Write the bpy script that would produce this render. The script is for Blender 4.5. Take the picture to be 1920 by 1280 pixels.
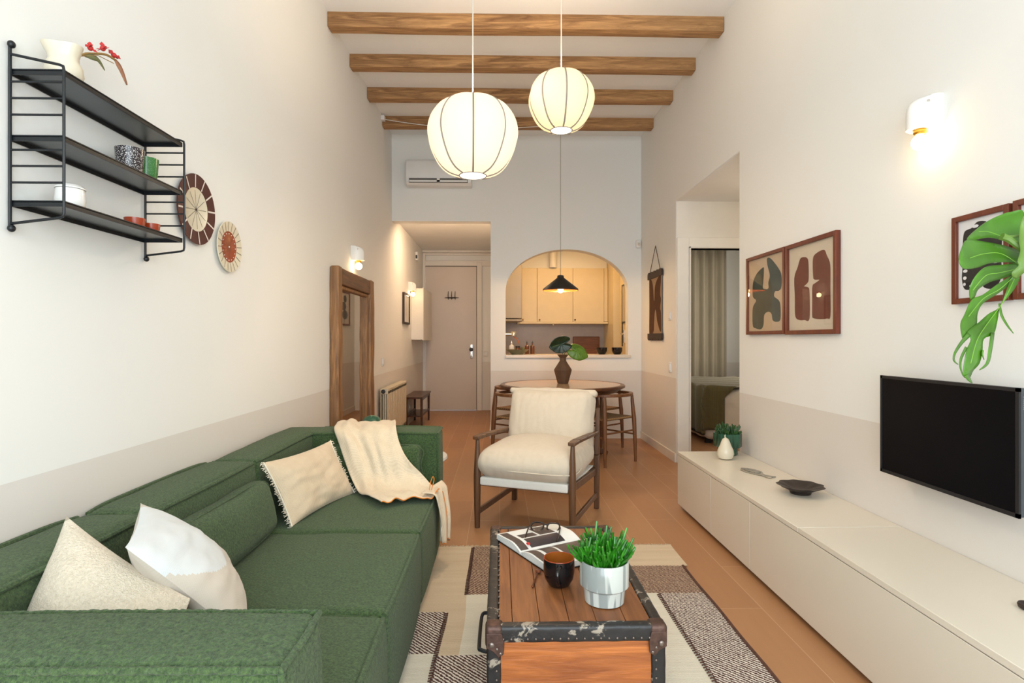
import bpy, bmesh, math, random
from mathutils import Vector, Matrix, Euler, noise
from mathutils.geometry import tessellate_polygon
random.seed(7)
PI = math.pi
sc = bpy.context.scene
for _o in list(bpy.data.objects):
    bpy.data.objects.remove(_o)
C = sc.collection

# ------------------------------------------------------------------ camera
cam_d = bpy.data.cameras.new('camera')
cam_d.sensor_width = 36.0
cam_d.lens = 1060 / 1920 * 36.0
cam_d.shift_y = -4 / 1920
cam_d.clip_start = 0.05
cam = bpy.data.objects.new('camera', cam_d)
C.objects.link(cam)
cam.location = (0, 0, 1.2)
cam.rotation_euler = (PI / 2, 0, -math.atan(23 / 1060))
sc.camera = cam

# ------------------------------------------------------------------ world, daylight, exposure
sc.view_settings.view_transform = 'Standard'
sc.view_settings.look = 'None'
sc.view_settings.gamma = 1.0
sc.view_settings.use_curve_mapping = False
sc.view_settings.exposure = -0.03
world = bpy.data.worlds.new('sky')
sc.world = world
world.use_nodes = True
wbg = world.node_tree.nodes['Background']
wbg.inputs[0].default_value = (0.80, 0.90, 1.0, 1)
wbg.inputs[1].default_value = 1.0


def area_light(name, loc, rot, sx, sy, power, col):
    l = bpy.data.lights.new(name, 'AREA')
    l.shape = 'RECTANGLE'
    l.size = sx
    l.size_y = sy
    l.energy = power
    l.color = col
    o = bpy.data.objects.new(name, l)
    C.objects.link(o)
    o.location = loc
    o.rotation_euler = rot
    return o


def point_light(name, loc, power, col, r=0.03):
    l = bpy.data.lights.new(name, 'POINT')
    l.energy = power
    l.color = col
    l.shadow_soft_size = r
    o = bpy.data.objects.new(name, l)
    C.objects.link(o)
    o.location = loc
    return o


WARM = (1.0, 0.66, 0.34)
SOFTWARM = (1.0, 0.82, 0.62)
# daylight through the balcony window behind the camera
area_light('balcony_daylight', (0.2, -1.0, 1.55), (PI / 2, 0, 0), 2.5, 2.5, 132, (0.82, 0.93, 0.985))
# kitchen ceiling lamp, invented hall lamp out of view, corridor light, bedroom daylight
area_light('kitchen_ceiling_lamp_light', (0.9, 7.7, 2.68), (0, 0, 0), 0.9, 0.3, 19, (1.0, 0.62, 0.26))
area_light('hall_fill_light', (-0.7, 7.18, 2.69), (0.35, 0, 0), 0.5, 0.2, 27, (1.0, 0.68, 0.42))  # unseen lamp added to warm and brighten the hall
point_light('corridor_light', (2.5, 4.5, 2.2), 7, (1.0, 0.86, 0.66), 0.12)
area_light('bedroom_window_daylight', (3.9, 7.4, 1.5), (0, PI / 2, 0), 1.4, 1.6, 34, (1.0, 0.95, 0.86))


# ------------------------------------------------------------------ materials
def lin(c):
    c = c / 255.0
    return c / 12.92 if c <= 0.04045 else ((c + 0.055) / 1.055) ** 2.4


def rgb(r, g, b):
    return (lin(r), lin(g), lin(b), 1)


MATS = {}


class NM:
    """small node-material writer"""
    def __init__(s, name, col=(0.8, 0.8, 0.8, 1), rough=0.5, metal=0.0, **kw):
        m = bpy.data.materials.new(name)
        m.use_nodes = True
        s.m = m
        s.nt = m.node_tree
        s.b = s.nt.nodes['Principled BSDF']
        s.b.inputs['Base Color'].default_value = col
        s.b.inputs['Roughness'].default_value = rough
        s.b.inputs['Metallic'].default_value = metal
        for k, v in kw.items():
            s.b.inputs[k.replace('_', ' ')].default_value = v
        MATS[name] = m

    def n(s, typ, **kw):
        x = s.nt.nodes.new(typ)
        for k, v in kw.items():
            if k[0] == 'i' and k[1:].isdigit():
                x.inputs[int(k[1:])].default_value = v
            elif hasattr(x, k):
                setattr(x, k, v)
            else:
                x.inputs[k.replace('_', ' ')].default_value = v
        return x

    def l(s, a, b):
        s.nt.links.new(a, b)

    def coord(s, scale=(1, 1, 1), rot=(0, 0, 0), world=False):
        if world:
            t = s.n('ShaderNodeNewGeometry').outputs['Position']
        else:
            t = s.n('ShaderNodeTexCoord').outputs['Object']
        mp = s.n('ShaderNodeMapping')
        mp.inputs['Scale'].default_value = scale
        mp.inputs['Rotation'].default_value = rot
        s.l(t, mp.inputs['Vector'])
        return mp.outputs['Vector']

    def noise(s, vec, scale, detail=3, rough=0.5, dist=0.0):
        x = s.n('ShaderNodeTexNoise')
        x.inputs['Scale'].default_value = scale
        x.inputs['Detail'].default_value = detail
        x.inputs['Roughness'].default_value = rough
        x.inputs['Distortion'].default_value = dist
        s.l(vec, x.inputs['Vector'])
        return x.outputs['Fac']

    def ramp(s, fac, stops):
        r = s.n('ShaderNodeValToRGB')
        e = r.color_ramp.elements
        while len(e) > len(stops):
            e.remove(e[-1])
        while len(e) < len(stops):
            e.new(0.5)
        for el, (p, c) in zip(e, stops):
            el.position = p
            el.color = c
        s.l(fac, r.inputs[0])
        return r.outputs[0]

    def mix(s, fac, a, b, mode='MIX'):
        x = s.n('ShaderNodeMix', data_type='RGBA', blend_type=mode)
        for v, i in ((fac, 0), (a, 6), (b, 7)):
            if hasattr(v, 'is_linked'):
                s.l(v, x.inputs[i])
            else:
                x.inputs[i].default_value = v
        return x.outputs[2]

    def math(s, op, a, b=0.0):
        x = s.n('ShaderNodeMath', operation=op)
        for v, i in ((a, 0), (b, 1)):
            if hasattr(v, 'is_linked'):
                s.l(v, x.inputs[i])
            else:
                x.inputs[i].default_value = v
        return x.outputs[0]

    def color(s, out):
        s.l(out, s.b.inputs['Base Color'])

    def bump(s, h, strength=0.3, dist=0.002):
        x = s.n('ShaderNodeBump')
        x.inputs['Strength'].default_value = strength
        x.inputs['Distance'].default_value = dist
        s.l(h, x.inputs['Height'])
        s.l(x.outputs[0], s.b.inputs['Normal'])


def plain(name, col, rough=0.5, metal=0.0, vary=0.06, scale=8.0, bump=0.0, bscale=60, **kw):
    """plain colour with a little procedural unevenness"""
    m = NM(name, col, rough, metal, **kw)
    v = m.coord()
    f = m.noise(v, scale, 3)
    a = tuple(max(0, c * (1 - vary)) for c in col[:3]) + (1,)
    b = tuple(min(1, c * (1 + vary)) for c in col[:3]) + (1,)
    m.color(m.ramp(f, [(0.3, a), (0.7, b)]))
    if bump:
        m.bump(m.noise(v, bscale, 2), bump, 0.002)
    return m.m


def wood(name, dark, light, axis='X', scale=1.0, rough=0.45, knots=False, bump=0.15, **kw):
    m = NM(name, light, rough, **kw)
    sc_ = {'X': (1.2, 14, 14), 'Y': (14, 1.2, 14), 'Z': (14, 14, 1.2)}[axis]
    v = m.coord(tuple(q * scale for q in sc_))
    f = m.noise(v, 1.6, 6, 0.6, 1.2)
    f2 = m.noise(v, 7.0, 4, 0.6, 0.4)
    col = m.ramp(f, [(0.25, dark), (0.5, tuple((dark[i] + light[i]) / 2 for i in range(3)) + (1,)), (0.72, light)])
    col = m.mix(m.math('MULTIPLY', f2, 0.45), col, dark)
    if knots:
        v2 = m.coord(tuple(q / 4 * scale for q in sc_))
        w = m.n('ShaderNodeTexVoronoi')
        w.inputs['Scale'].default_value = 2.2
        m.l(v2, w.inputs['Vector'])
        k = m.ramp(w.outputs['Distance'], [(0.03, (1, 1, 1, 1)), (0.11, (0, 0, 0, 1))])
        col = m.mix(k, col, tuple(c * 0.35 for c in dark[:3]) + (1,))
    m.color(col)
    m.bump(m.math('ADD', f, f2), bump, 0.003)
    return m.m


# wall paint: off white above, a faint pink-beige dado below 0.82 m
def wall_paint(name, top, low, h=0.82):
    m = NM(name, top, 0.75)
    g = m.n('ShaderNodeNewGeometry').outputs['Position']
    sx = m.n('ShaderNodeSeparateXYZ')
    m.l(g, sx.inputs[0])
    st = m.math('GREATER_THAN', sx.outputs[2], h)
    v = m.coord(world=True)
    f = m.noise(v, 1.3, 3)
    c = m.mix(st, low, top)
    c = m.mix(m.math('MULTIPLY', f, 0.06), c, (0.62, 0.58, 0.52, 1))
    m.color(c)
    m.bump(m.noise(v, 35, 3), 0.06, 0.002)
    return m.m


M = {}
WTOP, WLOW = (0.82, 0.81, 0.775, 1), (0.71, 0.665, 0.615, 1)
M['wall'] = wall_paint('painted_wall', WTOP, WLOW)
M['ceiling'] = plain('ceiling_paint', (0.87, 0.865, 0.845, 1), 0.8, vary=0.02, scale=2)
M['white_trim'] = plain('white_trim_paint', (0.74, 0.69, 0.62, 1), 0.45, vary=0.02)
M['door'] = plain('door_paint', (0.62, 0.53, 0.45, 1), 0.4, vary=0.03, scale=2)

# plank floor, boards running away from the camera
fm = NM('oak_floor', rough=0.42)
v = fm.coord(world=True, rot=(0, 0, PI / 2))
br = fm.n('ShaderNodeTexBrick')
br.offset = 0.37
br.inputs['Scale'].default_value = 1.0
br.inputs['Brick Width'].default_value = 1.25
br.inputs['Row Height'].default_value = 0.195
br.inputs['Mortar Size'].default_value = 0.0016
br.inputs['Mortar Smooth'].default_value = 0.2
br.inputs['Bias'].default_value = 0.0
br.inputs['Color1'].default_value = rgb(180, 132, 90)
br.inputs['Color2'].default_value = rgb(168, 120, 80)
br.inputs['Mortar'].default_value = rgb(208, 168, 132)
fm.l(v, br.inputs['Vector'])
gv = fm.coord((22, 1.4, 1), world=True)
gr = fm.noise(gv, 1.5, 6, 0.6, 0.6)
c = fm.mix(fm.math('MULTIPLY', gr, 0.5), br.outputs[0], rgb(150, 106, 74))
fm.color(c)
fm.bump(gr, 0.05, 0.001)
M['floor'] = fm.m

M['beam'] = wood('old_beam_wood', rgb(100, 64, 34), rgb(216, 166, 110), 'X', 1.3, 0.75, True, 0.9)
M['walnut'] = wood('walnut', rgb(62, 36, 20), rgb(116, 74, 44), 'Z', 1.2, 0.4)
M['walnut_x'] = wood('walnut_lengthwise', rgb(62, 36, 20), rgb(112, 70, 42), 'X', 1.0, 0.35)
M['chair_wood'] = wood('oiled_oak_dark', rgb(84, 50, 26), rgb(150, 98, 58), 'Z', 1.2, 0.4)
M['armchair_wood'] = wood('dark_armchair_wood', rgb(66, 42, 26), rgb(122, 84, 54), 'Z', 1.2, 0.42)
M['bench_wood'] = wood('bench_dark_wood', rgb(50, 28, 16), rgb(92, 54, 32), 'Y', 1.2, 0.3)
M['table_edge'] = wood('table_edge_wood', rgb(56, 28, 14), rgb(112, 66, 36), 'X', 1.0, 0.3)
M['mirror_wood'] = wood('aged_mirror_wood', rgb(86, 54, 28), rgb(190, 138, 84), 'Z', 1.0, 0.5, True, 0.6)
M['mirror_wood_y'] = wood('aged_mirror_wood_rail', rgb(70, 42, 22), rgb(132, 86, 46), 'Y', 1.0, 0.5, False, 0.5)
M['frame_wood'] = wood('red_brown_frame', rgb(84, 34, 18), rgb(124, 56, 32), 'Z', 1.0, 0.35)
M['frame_wood_y'] = wood('red_brown_frame_rail', rgb(84, 34, 18), rgb(116, 52, 30), 'Y', 1.0, 0.35)
M['board'] = wood('cutting_board_wood', rgb(90, 48, 24), rgb(146, 90, 50), 'X', 1.4, 0.5)
M['trunk_top'] = wood('trunk_plank', rgb(92, 50, 24), rgb(166, 104, 56), 'Y', 0.9, 0.5, False, 0.45)
M['trunk_front'] = wood('trunk_front_plank', rgb(120, 58, 20), rgb(206, 122, 56), 'X', 1.2, 0.5, True, 0.6)
M['cane'] = None

# black worn leather / metal edging of the trunk
m = NM('worn_black_edging', rough=0.45)
v = m.coord((1, 1, 1))
f = m.noise(v, 26, 6, 0.65, 0.8)
f2 = m.noise(v, 9, 3)
pk = m.ramp(m.math('MULTIPLY', f, f2), [(0.315, (0, 0, 0, 1)), (0.345, (1, 1, 1, 1))])
c = m.mix(pk, rgb(20, 20, 23), rgb(160, 148, 132))
m.color(m.mix(m.math('MULTIPLY', m.noise(v, 60, 4), 0.3), c, rgb(56, 46, 38)))
m.bump(f, 0.5, 0.003)
M['edging'] = m.m
M['rust'] = plain('rusted_brown_metal', rgb(84, 62, 54), 0.5, 0.6, 0.3, 60, 0.5, 90)
M['stud'] = plain('dark_stud_metal', rgb(128, 116, 108), 0.35, 0.8)

# boucle
def boucle(name, base, hi, scale=330):
    m = NM(name, base, 0.95)
    m.b.inputs['Sheen Weight'].default_value = 0.12
    m.b.inputs['Sheen Roughness'].default_value = 0.5
    v = m.coord()
    vo = m.n('ShaderNodeTexVoronoi')
    vo.inputs['Scale'].default_value = scale
    nv = m.n('ShaderNodeTexNoise')
    nv.inputs['Scale'].default_value = scale * 0.5
    m.l(v, nv.inputs['Vector'])
    m.l(m.mix(0.012, v, nv.outputs['Color']), vo.inputs['Vector'])
    f = m.noise(v, scale * 0.45, 4, 0.7)
    col = m.mix(m.ramp(f, [(0.36, (0, 0, 0, 1)), (0.66, (1, 1, 1, 1))]), base, hi)
    m.color(col)
    h = m.math('SUBTRACT', f, m.math('MULTIPLY', vo.outputs['Distance'], 0.5))
    m.bump(h, 0.75, 0.006)
    return m.m


M['green'] = boucle('green_boucle', rgb(38, 60, 26), rgb(80, 104, 56))
M['cream_boucle'] = boucle('cream_boucle', rgb(206, 192, 170), rgb(222, 209, 188), 260)


def weave(name, a, b, s=500, rough=0.9, axis=(0, 0, 0), amount=0.5, bump=0.4):
    m = NM(name, a, rough)
    m.b.inputs['Sheen Weight'].default_value = 0.15
    v = m.coord(rot=axis)
    w1 = m.n('ShaderNodeTexWave', bands_direction='X')
    w2 = m.n('ShaderNodeTexWave', bands_direction='Y')
    for w in (w1, w2):
        w.inputs['Scale'].default_value = s / 6.0
        w.inputs['Distortion'].default_value = 1.5
        w.inputs['Detail'].default_value = 2
        m.l(v, w.inputs['Vector'])
    f = m.math('MULTIPLY', w1.outputs['Fac'], w2.outputs['Fac'])
    n_ = m.noise(v, 30, 4)
    f = m.math('ADD', m.math('MULTIPLY', f, amount), m.math('MULTIPLY', n_, 0.5))
    m.color(m.mix(f, a, b))
    m.bump(f, bump, 0.002)
    return m.m


M['linen'] = weave('natural_linen', rgb(210, 197, 178), rgb(190, 176, 156), 900, amount=0.3, bump=0.2)
M['canvas'] = weave('white_canvas', rgb(232, 228, 220), rgb(214, 208, 198), 700, amount=0.3, bump=0.2)
M['throw'] = weave('cream_muslin', rgb(224, 208, 182), rgb(192, 172, 142), 260, amount=0.45, bump=0.5)
M['throw_edge'] = plain('orange_stitching', rgb(206, 120, 40), 0.8)
M['lumbar'] = weave('slubbed_linen', rgb(216, 198, 170), rgb(188, 164, 134), 420, amount=0.4, bump=0.5)
M['fringe'] = plain('cream_fringe', rgb(232, 222, 202), 0.9)
M['pillow_cream'] = weave('cream_cotton', rgb(208, 197, 182), rgb(192, 181, 168), 700, amount=0.3, bump=0.25)
M['pillow_white'] = weave('off_white_patch', rgb(216, 218, 217), rgb(198, 201, 202), 700, amount=0.3, bump=0.25)
M['bed_white'] = plain('bed_linen', rgb(216, 202, 184), 0.9, vary=0.05)
M['olive'] = weave('olive_blanket', rgb(96, 84, 44), rgb(68, 58, 28), 220, amount=0.4)
M['curtain'] = plain('grey_curtain', rgb(150, 140, 120), 0.9, vary=0.05, scale=3)

M['black_metal'] = plain('black_powder_metal', rgb(26, 29, 32), 0.4, 0.3)
M['shelf_steel'] = plain('black_shelf_sheet', rgb(92, 98, 102), 0.3, 0.85)
M['white_plastic'] = plain('white_plastic', (0.78, 0.77, 0.75, 1), 0.35, vary=0.02)
M['dark_plastic'] = plain('dark_plastic', rgb(40, 40, 42), 0.4)
M['ac_slot'] = plain('grey_slot', rgb(96, 92, 88), 0.5)
M['porcelain'] = plain('white_porcelain', (0.80, 0.78, 0.74, 1), 0.18, vary=0.02)
M['sideboard'] = plain('cream_lacquer', rgb(218, 209, 193), 0.32, vary=0.02, scale=1.5)
M['gap'] = plain('dark_gap', rgb(30, 26, 22), 0.8)
M['screen'] = plain('tv_screen', rgb(8, 9, 14), 0.3, vary=0.02, Specular_IOR_Level=0.12)
M['bezel'] = plain('tv_bezel', rgb(22, 24, 28), 0.4)
M['tv_side'] = plain('tv_side_grey', rgb(66, 72, 78), 0.45)
M['logo_grey'] = plain('logo_grey', rgb(138, 140, 150), 0.5)
M['chrome'] = plain('chrome', (0.75, 0.73, 0.70, 1), 0.18, 1.0, 0.02)
M['brass'] = plain('brass', rgb(190, 150, 70), 0.3, 1.0)
M['silver_fish'] = plain('brushed_silver', rgb(176, 174, 166), 0.35, 0.85, 0.25, 60, 0.6, 160)
M['stone_ceramic'] = plain('cream_glaze', rgb(214, 204, 182), 0.25, vary=0.05)
M['bronze'] = plain('dark_bronze', rgb(58, 48, 44), 0.45, 0.5, 0.15, 30, 0.2)
M['rad'] = plain('radiator_enamel', rgb(206, 192, 166), 0.4, vary=0.02)
M['rad_gap'] = plain('radiator_inner', rgb(158, 136, 108), 0.5)
M['kitchen'] = plain('kitchen_cream_door', rgb(222, 204, 168), 0.4, vary=0.02)
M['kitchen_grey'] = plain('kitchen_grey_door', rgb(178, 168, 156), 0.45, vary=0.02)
M['splash'] = plain('kitchen_splashback', rgb(172, 158, 150), 0.35, vary=0.05)
M['counter'] = plain('stone_counter', rgb(206, 196, 182), 0.3, vary=0.04, scale=30)
M['sill'] = plain('sill_stone', rgb(222, 212, 198), 0.3, vary=0.03)
M['black_glaze'] = plain('black_glaze', rgb(16, 15, 17), 0.12, vary=0.1)
M['amber'] = plain('amber_inside_glaze', rgb(150, 84, 30), 0.25, vary=0.15)
M['white_glaze'] = plain('white_drip_glaze', rgb(206, 210, 204), 0.12, vary=0.02)
M['grey_glaze'] = plain('grey_glaze', rgb(176, 180, 176), 0.2, vary=0.05)
M['soil'] = plain('potting_soil', rgb(50, 38, 28), 0.95, vary=0.4, scale=90, bump=0.8, bscale=120)
M['copper_spoon'] = plain('copper_brown', rgb(108, 58, 36), 0.3, 0.7)
M['leather_bottle'] = plain('amber_bottle', rgb(112, 62, 26), 0.15)
M['lamp_black'] = plain('lamp_dark_metal', rgb(50, 46, 42), 0.4, 0.4)
M['copper_and_reflection'] = plain('copper_lining_and_reflection', rgb(206, 110, 60), 0.35, 0.5)
M['rib'] = plain('lampshade_rib', rgb(140, 132, 124), 0.6)
M['grey_cord'] = plain('grey_textile_cord', rgb(150, 140, 126), 0.8)
M['cord'] = plain('white_textile_cord', rgb(214, 208, 198), 0.8)
M['dark_cord'] = plain('brown_cord', rgb(88, 74, 60), 0.8)
M['paper'] = plain('print_paper', rgb(204, 190, 170), 0.8, vary=0.03)
M['paper_tan'] = plain('print_paper_tan', rgb(190, 166, 138), 0.8, vary=0.05)
M['paper_white'] = plain('print_paper_white', rgb(226, 224, 224), 0.8, vary=0.02)
M['ink_green'] = plain('ink_blue_green', rgb(48, 60, 52), 0.7, vary=0.3, scale=14)
M['ink_brown'] = plain('ink_red_brown', rgb(104, 52, 38), 0.7, vary=0.12, scale=14)
M['ink_black'] = plain('ink_black', rgb(26, 24, 26), 0.7)
M['plate_brown'] = plain('plate_dark_brown', rgb(74, 26, 16), 0.3, vary=0.1)
M['plate_cream'] = plain('plate_cream', rgb(216, 206, 182), 0.3)
M['plate_rust'] = plain('plate_rust', rgb(150, 62, 20), 0.3, vary=0.2, scale=40)
M['line_dark'] = plain('fine_dark_line', rgb(60, 36, 24), 0.6)
M['white_line'] = plain('white_glaze_line', rgb(226, 214, 204), 0.4)
M['tapestry'] = plain('hanging_fabric', rgb(150, 126, 100), 0.95, vary=0.06, scale=60)
M['tapestry_brown'] = plain('hanging_brown_shape', rgb(74, 42, 14), 0.95, vary=0.15, scale=30)
M['rod_dark'] = plain('scalloped_rod', rgb(48, 32, 26), 0.6)
M['green_ceramic'] = plain('dark_green_ceramic', rgb(40, 84, 62), 0.3, vary=0.15)
M['leaf_bright'] = plain('leaf_bright', rgb(62, 112, 12), 0.35, vary=0.35, scale=9, Subsurface_Weight=0.0)
M['leaf_dark'] = plain('leaf_dark', rgb(16, 44, 20), 0.35, vary=0.3, scale=14)
M['leaf_mid'] = plain('leaf_mid', rgb(86, 120, 24), 0.4, vary=0.3, scale=20)
M['leaf_vein'] = plain('leaf_vein', rgb(112, 164, 50), 0.45)
M['leaf_back'] = plain('leaf_petiole', rgb(98, 130, 50), 0.5, vary=0.2)
M['succulent'] = plain('succulent_green', rgb(44, 118, 24), 0.3, vary=0.6, scale=40)
M['succulent_dark'] = plain('succulent_dark_green', rgb(40, 76, 30), 0.5, vary=0.4, scale=30)
M['terracotta_dark'] = plain('brown_stoneware', rgb(92, 66, 46), 0.75, vary=0.15, scale=20, bump=0.3)
M['red_flower'] = plain('dried_red_petal', rgb(176, 36, 34), 0.6, vary=0.3, scale=80)
M['dry_leaf'] = plain('dried_leaf', rgb(146, 98, 70), 0.7, vary=0.25, scale=60)
M['olive_leaf'] = plain('dull_green_leaf', rgb(96, 96, 58), 0.6, vary=0.2, scale=40)
M['stem'] = plain('dry_stem', rgb(150, 116, 62), 0.7)
M['orange_glaze'] = plain('orange_glaze', rgb(158, 58, 24), 0.25, vary=0.15)
M['page'] = plain('book_page', rgb(226, 226, 222), 0.6, vary=0.02)
M['page_photo'] = plain('printed_photo_dark', rgb(36, 30, 40), 0.4, vary=0.5, scale=14)
M['page_brown'] = plain('printed_photo_brown', rgb(66, 54, 52), 0.5, vary=0.15, scale=20)
M['red_tab'] = plain('red_tab', rgb(214, 40, 44), 0.5)
M['tortoise'] = plain('tortoiseshell', rgb(36, 24, 18), 0.2, vary=0.5, scale=80)
M['label_paper'] = plain('care_label', rgb(224, 228, 226), 0.7)


def speckle(name, base, dot, scale, th):
    m = NM(name, base, 0.2)
    v = m.coord()
    vo = m.n('ShaderNodeTexVoronoi')
    vo.inputs['Scale'].default_value = scale
    m.l(v, vo.inputs['Vector'])
    m.color(m.mix(m.ramp(vo.outputs['Distance'], [(th, (1, 1, 1, 1)), (th + 0.05, (0, 0, 0, 1))]), base, dot))
    return m.m


M['speckle_black'] = speckle('black_white_speckle', rgb(38, 30, 34), rgb(214, 208, 204), 260, 0.3)
M['speckle_green'] = speckle('green_speckle', rgb(54, 112, 52), rgb(150, 190, 150), 300, 0.18)

# drip glazes
m = NM('white_drip_pot', rough=0.12)
v = m.coord((60, 60, 5))
f = m.noise(v, 0.6, 1)
m.color(m.ramp(f, [(0.46, rgb(140, 145, 142)), (0.5, rgb(190, 193, 186))]))
M['drip_white'] = m.m
m = NM('green_drip_pot', rough=0.2)
v = m.coord((70, 70, 6))
f = m.noise(v, 0.8, 3)
m.color(m.ramp(f, [(0.35, rgb(22, 42, 30)), (0.6, rgb(48, 92, 70))]))
M['drip_green'] = m.m

# woven cord seat
m = NM('woven_cord', rough=0.8)
v = m.coord((1, 1, 1), rot=(0, 0, PI / 4))
ck = m.n('ShaderNodeTexChecker')
ck.inputs['Scale'].default_value = 46
ck.inputs['Color1'].default_value = rgb(150, 118, 78)
ck.inputs['Color2'].default_value = rgb(98, 68, 40)
m.l(v, ck.inputs['Vector'])
m.color(ck.outputs[0])
m.bump(ck.outputs[1], 0.5, 0.003)
M['cane'] = m.m

# table top
M['table_top'] = wood('pale_table_inlay', rgb(176, 146, 112), rgb(196, 168, 134), 'X', 0.7, 0.22, False, 0.05)
M['table_top'].node_tree.nodes['Principled BSDF'].inputs['Coat Weight'].default_value = 0.3


def emission(name, col, strength):
    m = bpy.data.materials.new(name)
    m.use_nodes = True
    nt = m.node_tree
    nt.nodes.clear()
    o = nt.nodes.new('ShaderNodeOutputMaterial')
    e = nt.nodes.new('ShaderNodeEmission')
    e.inputs[0].default_value = col
    e.inputs[1].default_value = strength
    nt.links.new(e.outputs[0], o.inputs[0])
    return m


M['bulb'] = emission('bulb_glow', (1.0, 0.72, 0.38, 1), 30.0)
M['bulb_small'] = emission('kitchen_bulb_glow', (1.0, 0.66, 0.25, 1), 20.0)
M['diffuser'] = emission('lamp_diffuser_glow', (1.0, 0.93, 0.78, 1), 2.6)


def shade_mat(name, tint, em):
    m = bpy.data.materials.new(name)
    m.use_nodes = True
    nt = m.node_tree
    nt.nodes.clear()
    o = nt.nodes.new('ShaderNodeOutputMaterial')
    d = nt.nodes.new('ShaderNodeBsdfDiffuse')
    t = nt.nodes.new('ShaderNodeBsdfTranslucent')
    mx = nt.nodes.new('ShaderNodeMixShader')
    ad = nt.nodes.new('ShaderNodeAddShader')
    e = nt.nodes.new('ShaderNodeEmission')
    d.inputs[0].default_value = (0.82, 0.78, 0.70, 1)
    t.inputs[0].default_value = tint
    e.inputs[0].default_value = tint
    e.inputs[1].default_value = em
    mx.inputs[0].default_value = 0.55
    nt.links.new(d.outputs[0], mx.inputs[1])
    nt.links.new(t.outputs[0], mx.inputs[2])
    nt.links.new(mx.outputs[0], ad.inputs[0])
    nt.links.new(e.outputs[0], ad.inputs[1])
    nt.links.new(ad.outputs[0], o.inputs[0])
    return m


M['shade_warm'] = shade_mat('cream_fabric_shade', (1.0, 0.86, 0.60, 1), 0.10)
M['shade_white'] = shade_mat('white_fabric_shade', (1.0, 0.88, 0.72, 1), 0.12)


def glass_pane(name, tint=(1, 1, 1, 1), ior=1.45, rough=0.0, base=0.0):
    m = bpy.data.materials.new(name)
    m.use_nodes = True
    nt = m.node_tree
    nt.nodes.clear()
    o = nt.nodes.new('ShaderNodeOutputMaterial')
    g = nt.nodes.new('ShaderNodeBsdfGlossy')
    g.inputs['Roughness'].default_value = rough
    t = nt.nodes.new('ShaderNodeBsdfTransparent')
    t.inputs[0].default_value = tint
    lw = nt.nodes.new('ShaderNodeLayerWeight')
    lw.inputs[0].default_value = 0.5
    pw = nt.nodes.new('ShaderNodeMath')
    pw.operation = 'POWER'
    pw.inputs[1].default_value = 5.0
    nt.links.new(lw.outputs['Facing'], pw.inputs[0])
    fr = nt.nodes.new('ShaderNodeMath')
    fr.operation = 'MULTIPLY_ADD'
    fr.inputs[1].default_value = 0.95
    fr.inputs[2].default_value = 0.03
    nt.links.new(pw.outputs[0], fr.inputs[0])
    mx = nt.nodes.new('ShaderNodeMixShader')
    nt.links.new(fr.outputs[0], mx.inputs[0])
    nt.links.new(t.outputs[0], mx.inputs[1])
    nt.links.new(g.outputs[0], mx.inputs[2])
    nt.links.new(mx.outputs[0], o.inputs[0])
    return m


M['glass'] = glass_pane('picture_glass')
M['lens'] = glass_pane('spectacle_lens', (0.92, 0.90, 0.86, 1))
M['mirror'] = NM('mirror_glass', (0.74, 0.72, 0.68, 1), 0.02, 1.0).m
m = NM('clear_glass', (0.95, 0.93, 0.88, 1), 0.05)
m.b.inputs['Transmission Weight'].default_value = 0.9
M['clear_glass'] = m.m


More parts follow.
